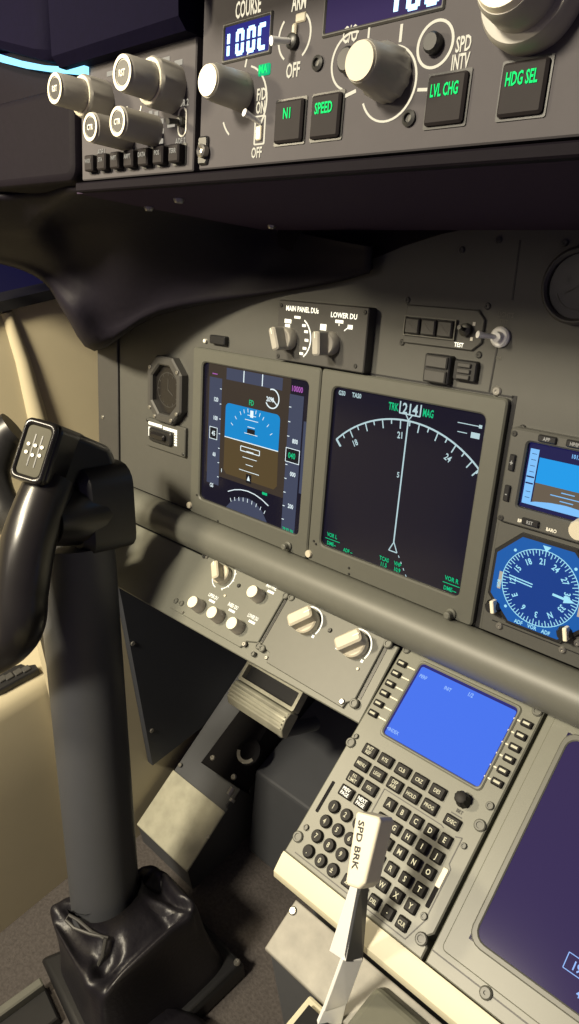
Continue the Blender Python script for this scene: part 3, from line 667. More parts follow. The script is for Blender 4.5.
def key(u, v, w, h, tx, name, root=t, size=.0052, lit='lkey', rnd=0, hh=.0038, plate=False):
    if rnd:
        kk = MB().lathe(PC, u, v, [(w, -.0005), (w, hh*.5), (w*.82, hh), (w*.7, hh)], 20).build(name, 'keycap', root)
    else:
        kk = MB().box(PC, u-w, u+w, v-h, v+h, -.0005, hh, .0012, .0012).build(name, 'keycap', root, 30)
    b = MB()
    ls = tx.split('/') if len(tx) > 1 else [tx]
    for i, l in enumerate(ls): b.text(PC, l, u, v+(len(ls)-1)*size*.45-i*size*.9, size, hh+.0003)
    b.build('key_legend', lit, kk, 0)
    return kk
lr = [.2009, .1894, .1780, .1673, .1561, .1453]
for v in lr:
    for u, s_ in ((.0087, 1), (.1382, -1)):
        kk = MB().box(PC, u-.0048, u+.0048, v-.0030, v+.0030, -.0005, .0036, .0008, .0009).build('line_select_key', 'keycap', t, 30)
        MB().quad(PC, u-.0028, u+.0028, v-.0010, v+.0010, .0040).build('key_mark', 'lkey', kk, 0)
        MB().line(PC, (u+s_*.0062, v), (u+s_*.0150, v), .0012, .0019 if 0 else .0005).build('select_line', 'ivory', t, 0)
fk = ((.0252, .0432, .0618, .0799, .0981), (.1140, .0999, .0858, .0719))
for c, tx in enumerate(('INIT/REF', 'RTE', 'CLB', 'CRZ', 'DES')): key(fk[0][c], fk[1][0], .0070, .0052, tx, 'function_key', size=.0046)
for c, tx in enumerate(('MENU', 'LEGS', 'DEP/ARR', 'HOLD', 'PROG')): key(fk[0][c], fk[1][1], .0070, .0052, tx, 'function_key', size=.0044)
key(.1205, .0990, .0070, .0046, 'EXEC', 'function_key', size=.0044)
MB().quad(PC, .1155, .1255, .1052, .1062, .0004).build('execute_light', 'dgray', t, 0)
for c, r_, tx in ((0, 2, 'N1/LIMIT'), (1, 2, 'FIX'), (0, 3, 'PREV/PAGE'), (1, 3, 'NEXT/PAGE')): key(fk[0][c], fk[1][r_], .0070, .0052, tx, 'function_key', size=.0046, lit='lbright' if r_ == 3 else 'lkey')
nk = ('123', '456', '789', '.0±')
for r_, row in enumerate(nk):
    for c, ch in enumerate(row): key((.0216, .0359, .0499)[c], (.0555, .0411, .0267, .0122)[r_], .0058, 0, ch, 'number_key', size=.0062, rnd=1)
al = ('ABCDE', 'FGHIJ', 'KLMNO', 'PQRST', 'UVWXY')
AU = (.0666, .0804, .0942, .1084, .1224); AV = (.0837, .0696, .0558, .0410, .0269, .0125)
for r_, row in enumerate(al):
    for c, ch in enumerate(row): key(AU[c], AV[r_], .0050, .0050, ch, 'letter_key', size=.0062)
for c, tx in enumerate(('Z', 'SP', 'DEL', '/ ', 'CLR')): key(AU[c], AV[5], .0050, .0050, tx if tx != '/ ' else '-', 'letter_key', size=.0062 if len(tx) < 2 else .0045)
b = MB()
for e in (((.0545, .0925), (.1130, .0925)), ((.0545, .0925), (.0545, .0640)), ((.1130, .0925), (.1160, .0915)), ((.1330, .0925), (.1330, .0700)), ((.1330, .0700), (.1360, .0670)), ((.1360, .0670), (.1360, .0240)), ((.1360, .024), (.1290, .0045)), ((.1290, .0045), (.010, .0045)), ((.1275, .0905), (.133, .0925))): b.line(PC, *e, .0009, .0003)
b.build('engraved_line', 'dgray', t, 0)
MB().box(PC, .0068, .0098, .0430, .0738, -.0004, .0006, .001).build('annunciator_slot', 'matte', t, 0)
MB().box(PC, .1310, .1345, .0330, .0600, -.0004, .0006, .001).build('annunciator_slot', 'matte', t, 0)
MB().box(PC, .1305, .1352, .0500, .0660, -.0004, .0011, .001, .0004).build('annunciator_lens', 'ivory', t, 30, label='pale lens')
MB().lathe(PC, .1205, .1190, [(.0065, -.0005), (.0062, .006), (.0050, .012), (.0042, .0125)], 20, .05, (0, 1, 2), 10).build('brightness_knob', 'keycap', t)
MB().text(PC, 'BRT', .1215, .1095, .0042, .0003).build('printed_legend', 'dprint', t, 0)
for u, v, r in ((.0053, .2158, .0042), (.1440, .2235, .0030), (.1410, .2150, .0045), (.0035, .1115, .0048), (.0052, .0165, .0050), (.1410, .1085, .0050), (.1412, .1260, .0035), (.1400, .0120, .0050), (.1341, .0265, .0030), (.0075, .0270, .0028), (.0050, .1190, .0026), (.1370, .0880, .0026)):
    MB().lathe(PC, u, v, [(r, -.0006), (r, .0014), (r*.82, .0024), (r*.55, .0024), (r*.5, .0016)], 20).build('quarter_turn_fastener', 'gray2', t)
# ---- lower display
t = thing('lower_display', 'large dark violet screen in the pedestal beside the keyboard unit', 'display', PC.p(.26, .03, 0))
MB().frame(PC, rrect(.1560, .3680, .0150, .2230, .004), rrect(.1700, .3520, .0320, .2110, .012), -.0004, .0012, .0008).build('bezel', 'cdu', t, 40)
MB().frame(PC, rrect(.1690, .3530, .0310, .2120, .012), rrect(.1740, .3480, .0360, .2070, .009), -.0004, .0026, .001).build('gasket', 'gray2', t, 40)
g = MB().box(PC, .1705, .3515, .0330, .2100, -.0004, .0012).build('screen', 'dglass', t, 0)
b = MB(); u, v = PC.uv(574, 964, .0015)
b.text(PC, '192', u+.004, v-.0008, .0085, .0016)
for e in (((u-.0055, v-.0060), (u-.0055, v+.0050)), ((u-.0055, v+.005), (u+.016, v+.005)), ((u-.0055, v-.006), (u+.016, v-.006))): b.line(PC, *e, .0006, .0016)
b.text(PC, '20', u+.011, v+.0145, .007, .0016).text(PC, '40', u+.011, v-.0145, .007, .0016)
b.pieces('screen_text', 'cdutext', g)

# ================================================================== THROTTLE QUADRANT + SPEED BRAKE
tq = thing('throttle_quadrant', 'cream and bare metal throttle quadrant housing behind the keyboard unit', 'pedestal', (.25, -.3, FLOOR))
yq = -.252; zq = -.2690
A = Vector((.1243, yq, zq)); Bq = Vector((.60, yq, zq)); f0 = on(297, 897, 0, .1243)
y2 = -.2065; z2 = zq + (f0.z-zq)/(f0.y-yq)*(y2-yq)
MB().hexa([Vector((.1243, yq, zq-.004)), Vector((.60, yq, zq-.004)), Vector((.60, y2, z2-.004)), Vector((.1243, y2, z2-.004))],
          [A, Bq, Vector((.60, y2, z2)), Vector((.1243, y2, z2))]).build('metal_cover', 'metal2', tq, 0, mods=[bevel(.0012, 2)])
qf = Fr((0, yq, zq), (1, 0, 0), (0, y2-yq, z2-zq))
for px, py in ((293, 911), ): u, v = qf.uv(px, py); screw(qf, u, v, .0040, tq)
MB().hexa([Vector((.128, yq+.003, FLOOR)), Vector((.60, yq+.003, FLOOR)), Vector((.60, y2, FLOOR)), Vector((.128, y2, FLOOR))],
          [Vector((.128, yq+.003, zq-.005)), Vector((.60, yq+.003, zq-.005)), Vector((.60, y2, z2-.005)), Vector((.128, y2, z2-.005))]).build('lower_body', 'boxp', tq, 0)
x3 = on(310, 988, 1, yq).x
b = MB(); b.hexa([Vector((x3, -.75, FLOOR)), Vector((.60, -.75, FLOOR)), Vector((.60, yq-.001, FLOOR)), Vector((x3, yq-.001, FLOOR))],
       [Vector((x3, -.75, zq+.01)), Vector((.60, -.75, zq+.01)), Vector((.60, yq-.001, zq-.001)), Vector((x3, yq-.001, zq-.001))]); b.build('quadrant_body', 'cream', tq, 0, mods=[bevel(.003, 2)])
b = MB(); x4 = .232
b.hexa([Vector((x4, -.70, zq)), Vector((.60, -.70, zq)), Vector((.60, -.2075, zq+.01)), Vector((x4, -.2075, zq+.01))],
       [Vector((x4, -.70, zq+.055)), Vector((.60, -.70, zq+.055)), Vector((.60, -.222, zq+.030)), Vector((x4, -.222, zq+.030))]); b.build('lever_cover', 'cdu', tq, 0, mods=[bevel(.006, 3)])
b = MB(); b.box(Fr((0, 0, zq+.002), (1, 0, 0), (0, 1, 0)), .190, .222, -.40, -.262, -.004, .0025); b.build('lever_slot', 'black', tq, 0)

sb = thing('speed_brake_lever', 'ivory handle lettered SPD BRK on a flat bright steel arm', 'lever', at(318, 1018, .575))
# handle frame: origin at handle centre, V along handle (top = away from the shaft), U across label face
tp_ = at(368, 814, .520); bt_ = at(357, 889, .505)
Vd = (tp_-bt_).normalized(); view = (CAM-(tp_+bt_)/2).normalized()
lr_ = (ray(381, 850)-ray(352, 848)).normalized()
# the label face turned a little left of the camera, the shaded side face turned right
Ud = (lr_ - Vd*lr_.dot(Vd)).normalized()
Nd = Ud.cross(Vd); 
ang = math.radians(34); Ux = (Ud*math.cos(ang) + Nd*math.sin(ang)).normalized()
HFm = Fr((tp_+bt_)/2, Ux, Vd)
Lh = (tp_-bt_).length
o_t = [(-.0105, Lh*.47), (-.0085, Lh*.5), (.0085, Lh*.5), (.0105, Lh*.47)]
o_ = [(-.0085, -Lh*.5), (.0015, -Lh*.5), (.0060, -Lh*.40), (.0108, Lh*.45), (.0088, Lh*.5), (-.0085, Lh*.5), (-.0103, Lh*.47), (-.0103, -Lh*.46)]
b = MB(); b.prism(HFm, o_, -.024, 0, .0014)
hd = b.build('handle', 'ivory', sb, 20, mods=[bevel(.0008, 2)])
MB().text(HFm, 'SPD BRK', -.0042, .003, .0068, .0003, rot=-PI/2, w_=.034).build('lettering', 'dprint', hd, 0)
# arm: flat steel bar, flared then twisted back into the slot
pts = [(352, 884, .520), (336, 950, .545), (345, 884, .520)]
def armq(a, c, d, e, th):                      # thick plate through four points
    n = (c-a).cross(d-a).normalized()
    if n.dot(CAM-a) < 0: n = -n
    return [x-n*th for x in (a, c, d, e)], [a, c, d, e]
b = MB(); q = [at(350, 885, .534), at(361, 886, .526), at(346, 962, .548), at(329, 951, .558)]; lo, hi = armq(*q, .003); b.hexa(lo, hi)
b.build('upper_arm', 'steel', sb, 0, mods=[bevel(.0006, 2)])  # lit side of the arm; the lamp's reflection is in the pale colour
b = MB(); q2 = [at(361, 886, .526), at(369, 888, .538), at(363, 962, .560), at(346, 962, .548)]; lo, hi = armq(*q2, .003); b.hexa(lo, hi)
b.build('upper_arm_shaded_side', 'column', sb, 0, mods=[bevel(.0006, 2)])  # shaded side of the same arm; the shade is in the darker colour
b = MB(); q3 = [at(343, 960, .548), at(363, 960, .556), at(347, 1004, .580), at(324, 1012, .578)]; lo, hi = armq(*q3, .004); b.hexa(lo, hi)
q4 = [at(324, 1010, .578), at(347, 1002, .580), at(340, 1032, .590), at(312, 1038, .588)]; lo, hi = armq(*q4, .004); b.hexa(lo, hi)
b.build('lower_arm', 'steel', sb, 0, mods=[bevel(.0006, 2)])

# ================================================================== GLARESHIELD
gs = thing('glareshield', 'black padded glareshield overhanging the instrument panel', 'glareshield', PM.p(.1, 0, -.1))
# left fascia block and the overhanging hood
b = MB(); b.box(PM, -.555, -.006, -.003, .066, -.04, .003, .012, .004); b.build('fascia', 'fasc', gs, 40, mods=[bevel(.003, 2)])
b = MB(); b.box(PM, -.555, -.0062, .060, .105, -.03, -.008); b.build('fascia_back', 'fasc', gs, 0)
b = MB()
hl = [(.074, -.05), (.074, .010), (.080, .016), (.16, .020), (.20, .0), (.20, -.05)]
b.hexa([PM.p(-.013, v, n) for v, n in hl], [PM.p(.1385, v, n) for v, n in hl]); b.build('hood', 'navy', gs, 40)
b = MB()
rows = []
for (n, dv) in ((-.01, 0), (.010, .0), (.016, .006), (.018, .09), (-.02, .13)):
    rows.append([PM.p(u, v0_+dv, n) for u, v0_ in ((-.555, .135), (-.34, .128), (-.22, .116), (-.13, .106), (-.075, .092), (-.040, .083), (-.012, .078))])
b.loft(rows); b.build('hood_left', 'navy', gs, 40, mods=[solid(.004)])
b = MB()
hl2 = [(.100, -.06), (.100, .012), (.103, .088), (.111, .105), (.19, .11), (.23, -.06)]
b.hexa([PM.p(.140, v, n) for v, n in hl2], [PM.p(.62, v, n) for v, n in hl2]); b.build('shade_hood', 'navy', gs, 40)  # overhang out of view, deepened to shade the upper mode panel
# underside plane
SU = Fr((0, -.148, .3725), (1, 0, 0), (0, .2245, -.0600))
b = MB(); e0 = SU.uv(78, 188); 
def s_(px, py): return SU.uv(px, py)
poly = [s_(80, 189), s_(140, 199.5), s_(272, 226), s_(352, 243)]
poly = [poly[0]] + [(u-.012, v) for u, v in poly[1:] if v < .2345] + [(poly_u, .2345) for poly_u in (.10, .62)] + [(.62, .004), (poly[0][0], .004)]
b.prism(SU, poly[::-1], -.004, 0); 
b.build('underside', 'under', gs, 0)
b = MB(); b.box(PM, -.0035, .62, -.0105, -.0040, -.06, .004, 0, .001); b.build('lower_edge', 'fasc', gs, 20)
for px, py in ((149, 202), (179, 193), (272, 221)):
    u, v = SU.uv(px, py); f2 = Fr(SU.p(u, v), SU.U, -SU.V); f2 = Fr(SU.p(u, v, -.004), (1, 0, 0), -SU.V)
    MB().lathe(f2, 0, 0, [(.0042, -.002), (.0042, .001), (.003, .0032)], 14).build('screw', 'bolt', gs)
b = MB()
# side moulding below the glareshield on the left: a lofted skin
def pm(px, py, n=.0):
    u, v = PM.uv(px, py, n); return PM.p(u, v, n)
def ppn(px, py, n):
    u, v = PP.uv(px, py, n); return PP.p(u, v, n)
def sp(px, py): u, v = SU.uv(px, py); return SU.p(u, v, .001)
r0 = [at(-60, 203, .66), at(0, 197, .655), at(40, 192, .64), sp(80, 190), sp(140, 200.5), sp(205, 214), sp(272, 227), sp(330, 239), sp(370, 247)]
r1 = [at(-60, 228, .72), at(0, 226, .71), at(35, 228, .70), at(62, 217, .70), at(120, 212, .705), at(200, 222, .70), at(270, 234, .70), at(330, 245, .71), at(370, 250, .72)]
r2 = [at(-60, 237, .74), at(0, 236, .74), at(36, 240, .74), at(70, 232, .75), at(125, 232, .76), at(200, 242, .75), at(270, 250, .74), at(330, 254, .74), at(370, 256, .74)]
r3 = [at(-60, 244, .78), at(0, 247, .78), at(40, 254, .78), at(78, 268, .79), at(122, 276, .80), at(200, 272, .78), at(270, 268, .77), at(330, 264, .76), at(370, 261, .755)]
r4 = [at(-60, 252, .83), at(0, 256, .83), at(42, 268, .82), at(78, 296, .80), at(112, 320, .83), at(165, 300, .81), at(262, 284, .79), at(330, 274, .775), at(370, 266, .765)]
r5 = [at(-60, 258, .86), at(0, 262, .86), at(42, 279, .84), at(66, 312, .82), at(95, 348, .86), at(155, 314, .84), at(258, 294, .81), at(330, 281, .79), at(370, 271, .78)]
r6 = [at(-60, 260, .98), at(0, 264, .98), at(42, 281, .97), at(64, 313, .97), at(92, 351, .95), at(155, 316, .905), at(260, 296, .85), at(330, 284, .81), at(370, 275, .80)]
RR = [r0, r1, r2, r3, r4, r5, r6]; PXR = (((125, 282), (112, 318)),)
pix = [[(140, 200.5), (205, 214), (272, 227), (330, 239), (370, 247)], [(122, 212), (200, 222), (270, 234), (330, 245), (370, 250)], [(125, 232), (200, 242), (270, 250), (330, 254), (370, 256)],
       [(122, 276), (200, 272), (270, 268), (330, 264), (370, 261)], [(112, 320), (165, 300), (262, 284), (330, 274), (370, 266)], [(97, 348), (157, 314), (258, 294), (330, 281), (370, 271)], [(94, 351), (157, 316), (260, 296), (330, 284), (370, 273)]]
for c_ in range(5):
    tA = (sp(*pix[0][c_])-CAM).length/ray(*pix[0][c_]).length; tB = (ppn(*pix[6][c_], .002)-CAM).length/ray(*pix[6][c_]).length
    tA = min(tA, tB-.02)
    for q_, f_ in enumerate((0, .13, .26, .42, .56, .66, 1)):
        RR[q_][4+c_] = at(*pix[q_][c_], tA+(tB-tA)*f_)
ml = thing('side_shroud', 'black moulded shroud under the glareshield arching down to the left', 'shroud', at(120, 350, .9))
def dense(rows, k=4):
    g = [smooth(r, k) for r in rows]
    return [list(x) for x in zip(*[smooth([g[q][c] for q in range(len(g))], k) for c in range(len(g[0]))])]
b = MB().loft(dense([r0, r1, r2, r3, r4, r5, r6])); b.build('shell', 'hood', ml, 180, mods=[solid(.004, 1)])

MB().prism(PP, [PP.uv(*p, -.004) for p in ((278, 215), (278, 246), (345, 276), (372, 259), (402, 246), (440, 234), (494, 223), (494, 215))], -.0058, -.0035).build('shadow_sheet', 'fasc', ml, 0)  # dark sheet laid on the panel in the shape of the cast shadow
# glowing sheet stands in for window light between hood and fascia
ls = MB(); c_ = []
ptsl = [(-30, 48), (0, 58), (22, 64), (45, 68), (62, 69.5), (75, 69), (84, 68.5)]
hw = [.0030, .0028, .0023, .0018, .0019, .0030, .0042]
rowsl = [[PM.p(*PM.uv(px, py, .004), .004) + PM.V*s*w for s in (1, -1)] for (px, py), w in zip(ptsl, hw)]
ls.loft(rowsl); o = ls.build('window_gap_glow', 'strip', None, 0, mods=[solid(.004)]); tag(o, 'glowing cyan sheet for window light in the gap between black glareshield hood and fascia', 'light')

# ---- EFIS control panel
t = thing('display_control_panel', 'small control panel with four gray knobs left of the course window', 'panel', PM.p(.0675, -.002, 0))
MB().box(PM, .0, .1365, -.002, .0765, -.06, 0, .001, .0008).build('faceplate', 'mcp', t, 20)
b = MB()
for u, v, w in ((.040, .066, .004), (.049, .0625, .0045), (.1045, .0655, .005), (.119, .0620, .004), (.0815, .0345, .002), (.0895, .0360, .002), (.0960, .0350, .002), (.1010, .0300, .003), (.1015, .0240, .003), (.1010, .0180, .003), (.1125, .0270, .004)): b.quad(PM, u-w, u+w, v-.0015, v+.0015, .0004)
b.text(PM, 'VOR 2', .1245, .0385, .0055).text(PM, 'ADF 2', .1230, .0165, .0050).text(PM, 'ADF 1', .028, .0165, .0050)
b.pieces('printed_legend', 'ldim', t)
def dual(u, v, r, h, root, two=True):
    if two:
        k1 = MB().lathe(PM, u, v, [(r, 0), (r, h*.44), (r*.93, h*.48)], 32, .02, (0, 1), 24).build('outer_ring', 'knobg', root)
        MB().arc(PM, u, v, r*.85, r*.12, 0, 360, h*.49).build('ring_edge', 'ivory', k1, 0)
    r2_ = r*.76 if two else r
    k2 = MB().lathe(PM, u, v, [(r2_, h*.4 if two else 0), (r2_*.97, h*.95), (r2_*.85, h)], 32, .015, (0, 1), 20).build('knob', 'knobg', root)
    MB().arc(PM, u, v, r2_*.80, r2_*.20, 0, 360, h+.0006).build('pale_rim', 'ivory', k2, 0)  # pale ivory ring round the knob tip
    MB().lathe(PM, u, v, [(r2_*.62, h-.001), (r2_*.62, h+.0003)], 24).build('knob_cap', 'black', k2)
    b = MB(); b.text(PM, 'BARO' if 0 else ('RST' if two else 'CTR'), u, v, r2_*.48, h+.0006); b.build('cap_legend', 'white', k2, 0)
dual(.0309, .0490, .0140, .038, t); dual(.1130, .0480, .0145, .038, t); dual(.0610, .0243, .0098, .029, t, False); dual(.0940, .0247, .0098, .029, t, False)
b = MB().arc(PM, .0700, .0430, .0085, .0010, 180, 350); b.build('printed_arc', 'white', t, 0)
for i, tx in enumerate(('WXR', 'STA', 'WPT', 'ARPT', 'DATA', 'POS', 'TERR')):
    u = .0185+i*.01735
    MB().box(PM, u-.0072, u+.0072, .0020, .0150, -.0005, .0006, .001).build('button_well', 'black', t, 0)
    kk = MB().box(PM, u-.0056, u+.0056, .0030, .0140, .0, .006, .001, .001).build('push_button', 'mbut', t, 30); MB().text(PM, tx, u, .0098, .0040, .0064).build('button_legend', 'ldim', kk, 0)
b = MB(); G = PM.sub(.1245, .0275)
oc = rrect(-.0046, .0046, -.0088, .0088, .0045); ic = rrect(-.0036, .0036, -.0078, .0078, .0035); b.frame(G, oc, ic, -.0003, .0005); b.build('switch_outline', 'white', t, 0)
k_ = MB().lathe(G, 0, 0, [(.0032, 0), (.0032, .003), (.002, .004)], 14).build('toggle_base', 'dbolt', t); MB().tube([G.p(0, 0, .002), G.p(0, -.002, .012)], [.0013, .002], 10).build('toggle_lever', 'black', k_)
screw(PM, .1275, -.0005, .0, t) if 0 else None
# ---- mode control panel
t = thing('mode_control_panel', 'autopilot mode panel with course window, knobs and green lit buttons', 'panel', PM.p(.3, -.002, 0))
MB().box(PM, .1435, .62, -.002, .0990, -.06, .001, .001, .0008).build('faceplate', 'mcp', t, 20)
nm = .0014
b = MB()
b.text(PM, 'COURSE', .1840, .0807, .0118, nm, w_=.0215).text(PM, 'ARM', .2245, .0765, .0120, nm, w_=.0105).text(PM, 'OFF', .2232, .0440, .0100, nm, w_=.0105)
b.text(PM, 'F/D', .1990, .0350, .0085, nm, w_=.0080).text(PM, 'ON', .1988, .0282, .0088, nm, w_=.0075).text(PM, 'OFF', .1975, .0046, .0080, nm, w_=.0090)
b.text(PM, 'C/O', .2625, .0550, .0105, nm, w_=.0100).text(PM, 'SPD', .3305, .0405, .0088, nm, w_=.0080).text(PM, 'INTV', .3300, .0335, .0088, nm, w_=.0095)
b.arc(PM, .1840, .0315, .0195, .0010, -55, 75, nm).arc(PM, .1840, .0315, .0195, .0010, 205, 232, nm).line(PM, (.1858, .0585), (.1838, .0505), .0010, nm)
b.arc(PM, .2225, .0600, .0120, .0010, -55, 50, nm).arc(PM, .2225, .0600, .0120, .0010, 135, 235, nm)
b.frame(PM, rrect(.1945, .2035, .0085, .0240, .001), rrect(.1953, .2027, .0093, .0232, .0008), nm-.0004, nm)
b.arc(PM, .2645, .0425, .0130, .0010, 75, 250, nm).arc(PM, .2900, .0290, .0165, .0010, -155, 100, nm)
b.line(PM, (.2745, .0560), (.2745, .0485), .0010, nm).line(PM, (.2945, .0540), (.2945, .0465), .0014, nm).line(PM, (.3080, .0245), (.3185, .0235), .0014, nm).line(PM, (.2595, .0262), (.2695, .0285), .0016, nm)
b.arc(PM, .3150, .0425, .0096, .0012, 0, 360, nm); b.arc(PM, .377, .0490, .0245, .0010, 20, 80, nm)
b.pieces('lit_legend', 'lmcp', t)
MB().box(PM, .2228, .2305, .0660, .0705, .0005, .002, .001, .0006).build('arm_light', 'knobl', t, 30)
MB().text(PM, 'MA', .2003, .0473, .0060, .0024).build('caption_text', 'green', MB().box(PM, .1955, .2050, .0442, .0500, .0005, .0020, .001, .0004).build('caption_light', 'dgreen', t, 20), 0)
def lcd(u0, u1, v0, v1, digits, us, vc, h, back='blueback'):
    h *= .95
    fr_ = MB().frame(PM, rrect(u0-.002, u1+.002, v0-.002, v1+.002, .001), rrect(u0, u1, v0, v1, .0005), 0, .0022, .0008).build('window_frame', 'dgray', t, 20)
    g_ = MB().box(PM, u0-.0005, u1+.0005, v0-.0005, v1+.0005, .0008, .0013).build('window', back, fr_, 0)
    segs = {'0': 'abcdef', '1': 'bc', 'C': 'adef'}; w = h*.42
    b = MB(); f_ = PM
    for ch, u in zip(digits, us):
        L = {'a': ((u, vc+h/2), (u+w, vc+h/2)), 'd': ((u, vc-h/2), (u+w, vc-h/2)), 'g': ((u, vc), (u+w, vc)), 'b': ((u+w, vc+.0006), (u+w, vc+h/2)), 'c': ((u+w, vc-h/2), (u+w, vc-.0006)), 'f': ((u, vc+.0006), (u, vc+h/2)), 'e': ((u, vc-h/2), (u, vc-.0006))}
        for s__ in segs[ch]: b.line(f_, *L[s__], h*.20, .0018)
    b.build('digit', 'blueseg', g_, 0)
lcd(.1650, .2030, .0565, .0735, '100C', (.1638, .1762, .1858, .1950), .0640, .0118)
lcd(.2450, .3160, .0578, .0850, '100', (.2850, .2975, .3080), .0660, .0130, 'dglass')
# knobs
k_ = MB().lathe(PM, .1815, .0380, [(.0105, .001), (.0104, .004), (.0099, .006), (.0095, .023), (.0086, .0262)], 48, .025, (2, 3), 24).build('course_knob', 'knobg', t); MB().lathe(PM, .1815, .0380, [(.0085, .0255), (.0080, .0275)], 32).build('knob_cap', 'ivory', k_)
k_ = MB().lathe(PM, .2905, .0330, [(.0125, .001), (.0122, .010), (.0108, .014), (.0100, .022), (.0090, .0245)], 48, .03, (0, 1), 14).build('speed_knob', 'knobg', t); MB().lathe(PM, .2905, .0330, [(.0090, .024), (.0084, .026)], 32).build('knob_cap', 'knobl', k_)
k_ = MB().lathe(PM, .3635, .0520, [(.0212, .001), (.0212, .010), (.0195, .013)], 48, .006, (0, 1), 6).build('bank_angle_ring', 'knobg', t)
MB().lathe(PM, .3635, .0520, [(.0160, .012), (.0150, .025), (.0135, .028)], 40).build('heading_knob', 'knobg', k_)
MB().lathe(PM, .3635, .0520, [(.0134, .0275), (.0120, .031)], 32).build('knob_cap', 'ivory', k_)
MB().lathe(PM, .3150, .0425, [(.0046, .0005), (.0046, .0045), (.0036, .0058)], 24).build('intervene_button', 'black', t)
MB().lathe(PM, .2640, .0425, [(.0062, .0005), (.0062, .0045), (.0050, .0058)], 24).build('changeover_button', 'black', t)
for (u0, u1, tx) in ((.2130, .2347, 'N1'), (.2408, .2615, 'SPEED'), (.3150, .3360, 'LVL CHG'), (.3533, .3745, 'HDG SEL')):
    MB().box(PM, u0-.0012, u1+.0012, .0064, .0302, .0005, .0016, .001).build('button_well', 'black', t, 0)
    kk = MB().box(PM, u0, u1, .0077, .0289, .001, .0040, .0015, .0012).build('mode_button', 'mbut', t, 30)
    MB().text(PM, tx, (u0+u1)/2-.0005, .0222, .0075, .0044, w_={2: .0058, 5: .0125}.get(len(tx), .0150)).build('lit_caption', 'green', kk, 0)
k_ = MB().lathe(PM, .2222, .0575, [(.0040, .001), (.0040, .0035), (.0025, .0045)], 16).build('toggle_base', 'dbolt', t)
MB().tube([PM.p(.2222, .0575, .003), PM.p(.2205, .0560, .010), PM.p(.2188, .0550, .015)], [.0014, .0018, .0024], 12).build('toggle_lever', 'steel', k_)
MB().box(PM, .2212, .2245, .0570, .0660, .0010, .0030, .0015, .0008).build('pointer_plate', 'knobl', k_, 30)
k_ = MB().box(PM, .1968, .2012, .0108, .0185, .0010, .0026, .001, .0006).build('slider_plate', 'ivory', t, 20)
MB().tube([PM.p(.1990, .0200, .0008), PM.p(.1975, .0225, .008), PM.p(.1968, .0235, .012)], [.0013, .0016, .0022], 12).build('toggle_lever', 'steel', k_)
for u, v in ((.2415, .0447), (.3050, .0125)): MB().lathe(PM, u, v, [(.0038, .0005), (.0038, .0022), (.0022, .0030), (.0018, .0016)], 18).build('screw', 'dbolt', t)
b = MB(); b.box(PM, .1440, .1535, .0005, .0170, .0005, .003, .002, .001); fk_ = b.build('latch_recess', 'black', t, 20)
MB().lathe(PM, .1505, .0080, [(.0040, .002), (.0040, .0055), (.0028, .0065), (.0012, .005)], 16).build('latch_screw', 'bolt', fk_)

# ================================================================== CONTROL COLUMN
cb = at(105, 892, .970); ct = at(80, 600, .860); 
cc = thing('control_column', 'slate control column with black yoke and leatherette boot', 'control column', Vector((cb.x, cb.y-.02, FLOOR)))
ax_ = (ct-cb).normalized(); rC = .0465
ctop = ct + ax_*.075
MB().tube([cb-ax_*.10, cb, cb+(ctop-cb)*.5, ctop], [rC, rC, rC, rC], 40).build('column_tube', 'column', cc, 50)
# boot: a soft square bag gathered round the tube
ZB = cb.z
qc = [on(px, py, 2, ZB-.01) for px, py in ((43, 906), (92, 1006), (203, 909), (158, 862))]      # left, near, right, far corners
cm = sum(qc, Vector())/4
def bag(sc, z, e, wob=0, seed=0, k=64, rnd=0):
    out = []
    for i in range(k+1):
        a = 2*PI*(i % k)/k + PI/4; ca, sa = math.cos(a), math.sin(a)
        x = math.copysign(abs(ca)**e, ca); y = math.copysign(abs(sa)**e, sa)
        p = qc[0]*(1-x)*(1-y)/4+qc[1]*(1+x)*(1-y)/4+qc[2]*(1+x)*(1+y)/4+qc[3]*(1-x)*(1+y)/4
        wv = 1+wob*(math.sin(3*a+seed)+.7*math.sin(7*a+2.1*seed)+.5*math.sin(11*a+seed))
        p = cm+(p-cm)*sc*wv; p.z = z+wob*.25*math.sin(5*a+seed)+wob*.15*math.sin(9*a+2*seed)
        if rnd: c2 = Vector((cb.x, cb.y, z)); p = p*(1-rnd)+(c2+Vector((math.cos(math.atan2(p.y-c2.y, p.x-c2.x)), math.sin(math.atan2(p.y-c2.y, p.x-c2.x)), 0))*.055)*rnd; p.z = z
        out.append(p)
    return out
rows = [bag(.6, ZB+.020, .9, rnd=.92), bag(.6, ZB+.012, .9, rnd=.85), bag(.62, ZB-.002, .8, .02, 1, rnd=.6), bag(.66, ZB-.016, .7, .035, 2), bag(.75, ZB-.020, .55, .04, 3.3), bag(.85, ZB-.010, .42, .035, .6), bag(.95, ZB-.004, .36, .02, 1.4),
        bag(1.0, ZB-.012, .32, .015, 2), bag(1.01, ZB-.03, .32, .02, 2.6), bag(1.02, ZB-.06, .3, .015, 4), bag(1.07, ZB-.10, .3, .012, 4.4), bag(1.18, FLOOR+.03, .28, .0, 1)]
b = MB().loft(rows); b.build('boot', 'leather', cc, 180, mods=[subsurf(1)])
b = MB(); o_ = [((cm+(q-cm)*1.36).x, (cm+(q-cm)*1.36).y) for q in qc]
wf = Fr((0, 0, FLOOR), (1, 0, 0), (0, 1, 0)); b.prism(wf, o_, 0, .035, .006); b.build('boot_base', 'black', cc, 30, mods=[bevel(.01, 3)])
for q in (qc[2], (qc[1]+qc[2])/2): p_ = cm+(q-cm)*1.27; screw(wf, p_.x, p_.y, .005, cc, .035, 'bolt', .004)
